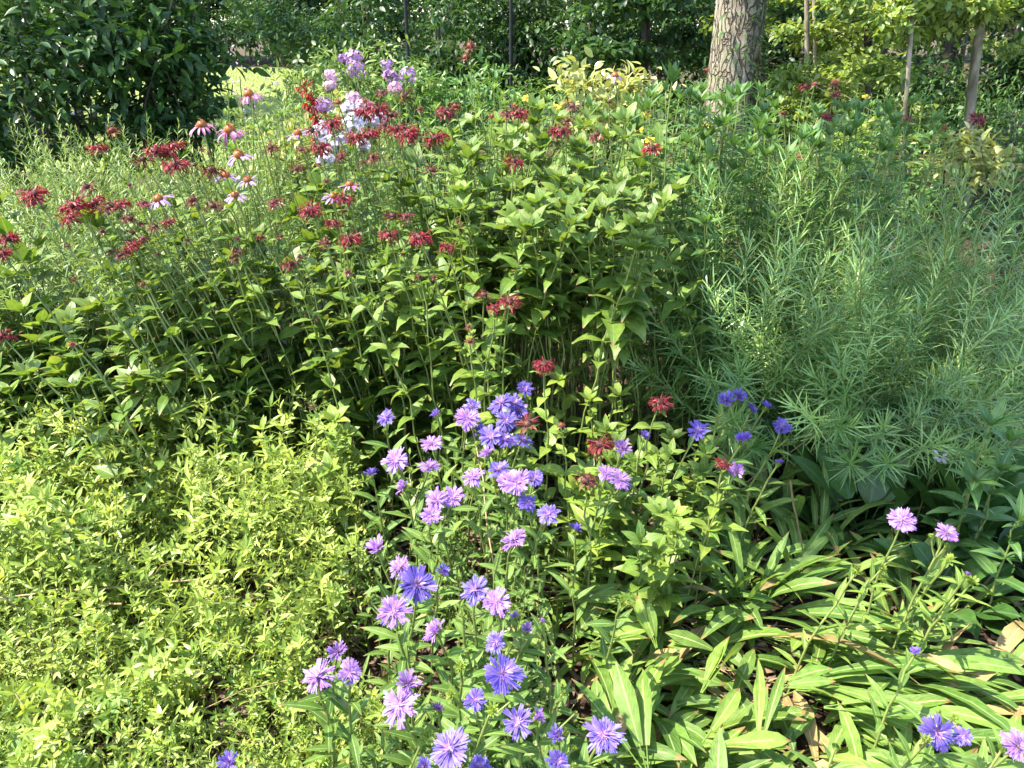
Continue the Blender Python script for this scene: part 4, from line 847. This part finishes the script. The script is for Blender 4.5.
# daylily clumps
for (px, Y, z, lab) in [(455, 4.2, 1.08, 'daylily clump with arching leaves, left of the fence post'), (492, 4.0, 1.12, 'daylily clump of bright arching leaves under the rust seed head'), (535, 4.1, 1.1, 'daylily clump left of the cream shrub'), (428, 4.5, 1.0, 'daylily clump behind the touching pair of bee balm')]:
    t = thing('daylily', lab, 'plant', (X(px, Y, z), Y, 0), 'daylily clumps')
    mb = MB(); n = 70; p = U(0, 6.28, n); e = U(1.05, 1.5, n); D = np.stack([np.cos(p) * np.cos(e), np.sin(p) * np.cos(e), np.sin(e)], 1); upv = np.stack([-np.cos(p) * np.sin(e), -np.sin(p) * np.sin(e), np.cos(e)], 1)
    mb.leaves(np.stack([np.cos(p) * .07, np.sin(p) * .07, np.zeros(n)], 1), D, upv, z * U(.9, 1.35, n), U(.018, .028, n), U(.8, 1.9, n), .45, 'grass'); mb.build('foliage', M['daylily'], t)

# ================================================================== feathery needle leaved clumps
def feathery(label, cx, cy, n, rad, hgt, L=.092, Wd=.0046, leaf='needle', emin=.12, spread=.35, nl=110, arch=.5, el=(.3, .72), top=.72, dome=True, group='feathery needle leaved clumps', asparts=True, hfun=None, t0=.22, name='feathery_bush'):
    t = thing(name, label, 'shrub', (cx, cy, 0), group); S_, F_ = MB(), MB()
    for i in range(n):
        a = U(0, 6.28)
        if dome:
            e = math.asin(U(emin, 1.0)); b = np.array([math.cos(a), math.sin(a), 0]) * rad * .16 * U(0, 1)
            tp = np.array([math.cos(a) * math.cos(e) * rad * 1.12, math.sin(a) * math.cos(e) * rad * 1.12, hgt * (.16 + .84 * math.sin(e))]) * (U(.9, 1.05) if U(0, 1) < .7 else U(.6, .9)) + rng.normal(0, .025, 3)
        else:
            q = math.sqrt(U(0, 1)); b = np.array([math.cos(a) * q * rad * .35, math.sin(a) * q * rad * .35, 0]); h = hgt * (1 - .30 * q ** 2) * U(.82, 1.08)
            tp = np.array([math.cos(a) * q * rad, math.sin(a) * q * rad, h]) + rng.normal(0, .035, 3)
        P = qpath(b, tp, 10, arch); s = S_ if not asparts else MB(); s.tube(P, .0032, .0014, 4)
        f = F_ if not asparts else MB(); spiral(f, P, t0, .995, nl, L, Wd, el, (-.1, .6), top=top, tint=U(0, 1))
        if asparts: f.build('foliage', M[leaf], s.build('stem', M['stem'], t))
    if not asparts: S_.build('stem', M['stem'], t); F_.build('foliage', M[leaf], t)
    return t
feathery('bright feathery bush catching the sun beside the dark hollow', .86, 2.62, 92, .52, 1.22, nl=92, t0=.38, Wd=.0056, L=.10)
feathery('feathery bush bulging forward over the dark broad leaves', 1.26, 2.44, 88, .54, 1.02, nl=92, t0=.38, emin=.3, Wd=.0052, L=.10)
feathery('feathery bush in soft shade at the right border', 1.78, 2.75, 86, .58, 1.10, nl=88, t0=.38)
feathery('shaded blue green feathery bush behind the bright one', 1.25, 3.2, 80, .5, 1.15, nl=84, t0=.38)
feathery('farthest feathery bush below the pale variegated shrub', 2.1, 3.6, 70, .6, 1.12, nl=70, asparts=False)
lab = ['pale feathery clump at the left border behind the coral flowers', 'feathery clump under the brown domed bee balm', 'feathery clump behind the big red cluster', 'grey green feathery clump before the dark shrub', 'pale fine leaved clump below the coral row', 'fine leaved clump at the left border below the coral row', 'feathery clump beneath the coneflowers', 'light fine leaved clump beside the lawn strip', 'light green clump left of the lilac phlox', 'feathery clump at the foot of the lilac phlox', 'fine leaved clump under the dark shrub at left']
for (px, Y, h, r_, l_) in zip([10, 90, 165, 120, 95, 15, 225, 235, 285, 345, 30], [3.2, 3.4, 3.5, 4.4, 2.8, 2.7, 3.7, 4.9, 4.6, 4.9, 4.4], [1.08, 1.14, 1.14, 1.2, .92, .9, 1.12, 1.0, 1.16, 1.26, 1.15], [.5, .45, .45, .5, .36, .36, .4, .5, .4, .4, .5], lab):
    feathery(l_, X(px, Y, h), Y, 52, r_, h, .062, .0052, 'feather', nl=80, asparts=False, arch=.6, el=(.2, .8), top=.5, dome=False, name='feathery_plant', group='fine leaved clumps at the left')
# lush fill behind, low plants nobody can tell apart
fl = MB(); n = 6400; P = np.stack([U(-5.5, 8.5, n), U(3.3, 11.5, n), np.zeros(n)], 1); keep = (P[:, 1] < 8) | (P[:, 0] > -1.4); P = P[keep]; m = 1900; sx = np.where(U(0, 1, m) < .5, U(-3.6, -1.3, m), U(1.55, 3.6, m)); sy = U(.3, 3.4, m); ok = np.abs(sx) > .78 * sy + .35; E = np.stack([sx, sy, 0 * sx], 1)[ok]; P = np.concatenate([P, E]); n = len(P); P[:, 2] = U(.05, .62, n) + np.clip(P[:, 1] - 7, 0, 2) * U(0, .25, n); P[-len(E):, 2] *= .55; d = unit(rng.normal(0, 1, (n, 3)) + [0, 0, .6])
per = 7; fl.leaves(np.repeat(P, per, 0) + rng.normal(0, .05, (n * per, 3)), unit(np.repeat(d, per, 0) + rng.normal(0, .6, (n * per, 3))), ZA, U(.05, .11, n * per), U(.015, .03, n * per), U(.2, .9, n * per), .3, 'small', tint=np.repeat(U(0, 1, n), per)); tag(fl.build('undergrowth', M['lance']), 'low leafy undergrowth filling the back of the bed', kind='stuff')

# ================================================================== light ground cover at the lower left
def shoot(f, s, H, base, n, L, Wd, mat=0):
    P = qpath(base, H, 6, .5, .02); s.tube(P, .0016, .001, 3, mat=1); tn = U(0, 1)
    spiral(f, P, .18, .98, n, L, Wd, (.25, .8), (.1, .7), mat, 'small', flat=False, top=.8, tint=tn)
    tip, T = on(P, [1.]); ring(f, tip[0], T[0], 5, .001, L * .8, Wd * .85, .55, .2, mat, 'small', .25, flat=False, tint=tn)
POLY = [(-160, 370), (30, 392), (80, 360), (140, 395), (210, 372), (270, 398), (330, 410), (360, 520), (340, 600), (300, 640), (380, 700), (440, 770), (420, 900), (-160, 900)]
def czone(px, py): return np.interp(py, [395, 480, 560, 640, 768], [.44, .36, .28, .22, .18])
HOLES = [(205, 690, 34, 24), (215, 665, 26, 12), (420, 635, 40, 26), (95, 735, 40, 20), (50, 590, 22, 10), (120, 650, 20, 14)]
def inhole(px, py): return any(((px - a) / c) ** 2 + ((py - b) / d) ** 2 < 1 for a, b, c, d in HOLES)
f = MB()
for (px, py) in poly_pts(POLY, 2500):
    if inhole(px, py) and U(0, 1) < .93: continue
    nz = math.sin(px * .021 + 1.3 * math.sin(py * .017)) + math.sin(py * .027 + px * .011); z = czone(px, py) * U(.35, 1.15) * (1 + .14 * nz); H = at_z(px, py, z); k_ = U(.75, 1.25) * (1 + .22 * nz) * np.interp(py, [400, 620, 700], [1.25, 1, .85]); le = .031 * k_
    a_ = U(0, 6.28); l_ = abs(rng.normal(0, .11)); shoot(f, f, H, np.array([H[0] + math.cos(a_) * l_, H[1] + .03 + math.sin(a_) * l_ * .7, 0]), int(U(9, 20)), le, le * U(.22, .36), mat=2 if U(0, 1) < .5 + .12 * nz else 0)
tag(f.build('ground_cover', [M['cover2'], M['stem'], M['cover']]), 'mat of small narrow yellow green leaves spreading over the lower left', kind='stuff')
for i, (px, py) in enumerate(poly_pts(POLY, 290)):
    if inhole(px, py): continue
    z = czone(px, py) * U(.95, 1.3); H = at_z(px, py, z); b = np.array([H[0] + rng.normal(0, .13), H[1] + rng.normal(.04, .08), 0])
    t = thing('leafy_shoot', 'pale yellow green leafy shoot rising above the ground cover mat', 'plant', b, 'pale leafy shoots over the ground cover'); f, s = MB(), MB()
    bigl = py < 620 and U(0, 1) < .55; n = int(U(14, 24)); shoot(f, s, H - b, np.zeros(3), n, U(.036, .052) if bigl else U(.024, .036), U(.009, .013) if bigl else .0075); 
    s.m = [m_ * 0 for m_ in s.m]; s.build('stem', M['straw'] if U(0, 1) < .3 else M['stem'], t); f.build('foliage', M['cover'], t)
# taller pale shoots along the upper rim of the mat
for (px, py) in poly_pts([(-60, 350), (60, 375), (240, 365), (340, 385), (360, 490), (-60, 500)], 100):
    H = at_z(px, py, U(.34, .58)); b = np.array([H[0] + rng.normal(0, .17), H[1] + rng.normal(.05, .1), 0]); t = thing('tall_shoot', 'taller pale shoot with starry leaf tips at the upper rim of the ground cover', 'plant', b, 'taller pale shoots at the upper rim'); f, s = MB(), MB()
    P = qpath([0, 0, 0], H - b, 8, .5, .03); s.tube(P, .0022, .0012, 4); tn = U(.2, 1); spiral(f, P, .35, 1, int(U(22, 34)), U(.036, .055), U(.010, .014), (.2, .8), (.1, .6), 0, 'small', flat=False, top=.7, tint=tn)
    for q in range(int(U(1, 5))):
        c, T = on(P, [U(.55, .92)]); e = c[0] + np.array([rng.normal(0, .06), rng.normal(0, .05), U(.02, .07)]); Q = np.array([c[0], (c[0] + e) / 2 + [0, 0, -.006], e]); s.tube(Q, .0014, .001, 3); spiral(f, Q, .3, 1, 12, .028, .008, (.3, .9), (.1, .5), 0, 'small', flat=False, tint=tn)
    s.build('stem', M['stem'], t); f.build('foliage', M['cover'], t)
# long arching sprays thrown over the mat
for (px, py) in poly_pts([(-40, 400), (330, 400), (350, 560), (260, 680), (-40, 720)], 34):
    H = at_z(px, py, np.interp(py, [400, 700], [.40, .24]) * U(.9, 1.25)); a = U(0, 6.28); b = np.array([H[0] + math.cos(a) * U(.16, .34), H[1] + math.sin(a) * U(.08, .22) + .04, 0]); t = thing('arching_spray', 'long pale spray arching sideways over the ground cover mat', 'plant', b, 'arching sprays over the ground cover'); f, s = MB(), MB()
    P = qpath([0, 0, 0], H - b, 10, 1.15, .02); s.tube(P, .0022, .0011, 4); tn = U(.3, 1); spiral(f, P, .28, 1, int(U(26, 40)), U(.030, .048), U(.008, .013), (.1, .7), (.1, .6), 0, 'small', flat=False, top=.6, tint=tn)
    tip, T = on(P, [1.]); ring(f, tip[0], T[0], 6, .001, .03, .010, .6, .2, 0, 'small', .25, flat=False, tint=tn)
    s.build('stem', M['straw'] if U(0, 1) < .4 else M['stem'], t); f.build('foliage', M['cover'], t)
# tall thin sprigs standing above the mat
for (px, py, z, lab) in [(145, 385, .55, 'tall thin sprig with tiny leaves, left of two before the thicket'), (186, 385, .54, 'tall thin sprig with tiny leaves, right of two before the thicket'), (228, 392, .52, 'fine leaved sprig in front of the dark gap'), (312, 395, .52, 'feathery pale sprig beside broad yellow leaves'), (360, 330, .66, 'fine bushy sprig left of the young leafy shoot'), (380, 345, .62, 'fine bushy sprig beneath the young leafy shoot'), (345, 350, .60, 'light fine sprig in the middle of the thicket'), (400, 340, .6, 'light fine sprig at the foot of the slanting stalks'), (325, 345, .6, 'small fine sprig leaning left in the thicket'), (50, 405, .46, 'stout pale shoot with a star of leaves at the left')]:
    H = at_z(px, py, z); b = np.array([H[0] + U(-.03, .05), H[1] + U(0, .08), 0]); t = thing('leafy_sprig', lab, 'plant', b, 'fine sprigs'); f, s = MB(), MB()
    P = qpath([0, 0, 0], H - b, 8); s.tube(P, .002, .001, 4); spiral(f, P, .3, 1, 46, .024, .006, (.1, .7), (.1, .5), 0, 'small', flat=False, top=.5)
    for q in range(9):
        c, T = on(P, [U(.5, .97)]); e = c[0] + rng.normal(0, .035, 3) + ZA * .03; Q = np.array([c[0], (c[0] + e) / 2, e]); s.tube(Q, .0012, .0008, 3); spiral(f, Q, .2, 1, 12, .016, .0045, (.3, .8), (.1, .5), 0, 'small', flat=False)
    s.build('stem', M['stem'], t); f.build('foliage', M['cover2'], t)
# green low growth under the asters
f = MB()
for (px, py) in poly_pts([(330, 430), (560, 400), (590, 490), (545, 590), (545, 680), (560, 800), (560, 900), (380, 900), (330, 700), (400, 640), (340, 560)], 520):
    if inhole(px, py): continue
    H = at_z(px, py, U(.10, .34)); P = qpath(np.array([H[0] + rng.normal(0, .03), H[1] + U(0, .06), 0]), H, 6, .5); f.tube(P, .002, .0012, 3, mat=1); spiral(f, P, .2, 1, int(U(7, 12)), U(.035, .065), U(.009, .016), (.2, .8), (.2, .9), 0, 'lance', flat=False, top=.6, tint=U(0, 1))
tag(f.build('aster_undergrowth', [M['aster'], M['stem']]), 'dense green leaf growth below the blue asters', kind='stuff')

# ================================================================== strap leaved rosettes at the lower right
G5 = 'strap leaved rosettes at the lower right'
for (px, py) in poly_pts([(545, 590), (620, 570), (760, 590), (900, 640), (1000, 690), (1100, 760), (1080, 860), (580, 860), (550, 720)], 96):
    B = at_z(px, py, .05)
    rosette('strap_leaved_plant', 'rosette of long light green strap leaves flopping toward the lower right', B, G5, int(U(8, 12)), (.14, .26), U(.15, .21), az=R(U(-80, 10)), spread=1.7, el=(.15, .85), bend=(.3, 1.3), leaf='aster' if U(0, 1) < .6 else 'astery')
for (px, py, az, el, L, w, pal) in [(700, 690, 55, .35, .17, .25, 1), (560, 660, 120, .3, .17, .25, 1), (640, 690, 60, .3, .15, .25, 1), (650, 770, 115, .5, .24, .22, 0), (660, 645, 100, .9, .13, .28, 1), (772, 680, -10, .3, .14, .24, 0), (760, 750, 50, .5, .2, .16, 1), (640, 640, 160, .5, .12, .3, 1), (600, 610, 45, .3, .18, .16, 0), (585, 640, 20, .3, .17, .24, 1), (620, 730, 75, .3, .2, .22, 1), (700, 740, 20, .3, .19, .22, 1), (730, 650, 150, .4, .16, .26, 1), (820, 700, -30, .3, .2, .2, 0), (600, 760, 60, .45, .2, .22, 0), (870, 640, -50, .35, .2, .2, 1), (560, 600, 10, .35, .17, .2, 0)]:
    B = at_z(px, py, .16); t = rosette('strap_leaved_plant', 'broad pale strap leaves with a light midrib lying over the flopped rosettes', B, 'broad pale strap leaved tufts', 3, (L * .8, L), w, az=R(az), spread=.5, el=(el * .7, el * 1.3), bend=(.2, .7), leaf='astery' if pal else 'aster', z0=.14)
for (px, py) in poly_pts([(700, 520), (770, 490), (830, 560), (810, 640), (720, 620)], 16):
    B = at_z(px, py, .03); rosette('strap_leaved_plant', 'loose upright tuft of narrow strap leaves beside the dark broad leaves', B, 'upright strap leaved tufts', 8, (.20, .34), .12, spread=3.1, el=(.7, 1.35), bend=(.5, 1.7), leaf='aster')
for (px, py) in poly_pts([(845, 590), (960, 570), (1000, 620), (880, 650)], 6):
    B = at_z(px, py, .06); rosette('strap_leaved_plant', 'upright yellow green leaf tuft below the pale violet asters', B, 'upright yellow green tufts', 6, (.15, .22), .16, az=R(60), spread=1.6, el=(.6, 1.3), bend=(.1, .6), leaf='astery')
for (px, py) in poly_pts([(800, 420), (1040, 400), (1120, 560), (1120, 720), (1010, 690), (900, 590), (800, 560)], 40):
    B = at_z(px, py, .05); rosette('broad_leaved_plant', 'dark green broad leaved plant in the shade under the feathery bush', B, 'dark broad leaved plants', 8, (.15, .24), .40, spread=3.14, el=(.5, 1.2), bend=(.5, 1.4), leaf='dark', prof='ellip', stalk=.45, fold=(.05, .3))
for (px, py, z) in [(990, 425, .62), (1010, 440, .56), (1000, 470, .5), (975, 480, .46), (1020, 520, .42)]:
    H = at_z(px, py, z); bee_balm('green leafy stalk with long pointed leaves at the right border', H, H[:2] + [.02, .04], head=False, n=5, L=.13, Wd=.045, t0=.3, group='pointed leaved stalks at the right border', name='leafy_stalk', cat='plant', leaf='lance')

for (px, py) in poly_pts([(545, 530), (640, 560), (700, 600), (690, 640), (560, 600)], 10):
    B = at_z(px, py, .12); rosette('strap_leaved_plant', 'thin grassy tuft lying flat below the soft green shoots', B, 'thin grassy tufts', 9, (.18, .30), .055, az=R(U(120, 200)), spread=1.2, el=(.15, .7), bend=(.4, 1.2), leaf='astery', prof='grass', z0=.05, stalk=.1)
for (px, py) in poly_pts([(740, 590), (860, 640), (1000, 730), (900, 770), (760, 680)], 20):
    B = at_z(px, py, .10); rosette('strap_leaved_plant', 'long narrow leaves combed toward the lower right over the rosettes', B, 'long combed leaf tufts', 6, (.24, .40), .115, az=R(-38), spread=.5, el=(.2, .7), bend=(.5, 1.2), leaf='aster', prof='strap', z0=.06, stalk=.15)
for (px, py) in poly_pts([(790, 455), (880, 470), (1010, 450), (1010, 560), (900, 560), (820, 540)], 15):
    B = at_z(px, py, .12); rosette('broad_leaved_plant', 'tall dark broad leaves standing below the rim of the feathery bush', B, 'tall dark broad leaves', 6, (.22, .32), .38, spread=3.14, el=(.75, 1.35), bend=(.3, 1.0), leaf='dark', prof='ellip', stalk=.4, fold=(.05, .3), z0=.1)
# thin dry grass and dry stems
st = MB()
for (px, py) in poly_pts([(640, 600), (760, 610), (780, 700), (680, 720)], 90):
    B = at_z(px, py, .03); a = R(U(120, 200)) if U(0, 1) < .5 else R(U(-60, 20)); d = np.array([math.cos(a), math.sin(a), U(.15, .7)]); st.leaves(B, d, ZA, U(.12, .26), .004, U(.8, 1.8), .3, 'grass', flat=True)
tag(st.build('dry_grass', M['straw']), 'straw coloured thin dry blades between the strap leaves', kind='stuff')
for (a, b, lab, r_) in [((0, 598, .20), (215, 577, .22), 'long dry tan stem lying across the ground cover', .0035), ((100, 604, .20), (122, 604, .21), 'short piece of dry tan stem under the long one', .004), ((470, 420, .56), (494, 565, .30), 'brown bare stalk standing through the upper asters', .003), ((350, 480, .40), (356, 548, .10), 'bundle of dry pale stalks left of the asters', .003), ((360, 500, .38), (360, 545, .10), 'dry pale stalk right in the bundle', .0025), ((195, 600, .2), (240, 596, .22), 'thin dry twig right of the long stem', .002), ((880, 392, .5), (720, 500, .2), 'pale slanting dry stalk under the feathery bush', .002), ((790, 480, .45), (806, 560, .15), 'pale upright stalk among the strap leaves', .003)]:
    A, B = at_z(*a), at_z(*b); t = MB(); t.tube(wobble(A - B, [0, 0, 0], 8, .05), r_, r_ * .8, 5); tag(t.build('dry_stem', M['straw'], None, B), lab, 'plant stem')
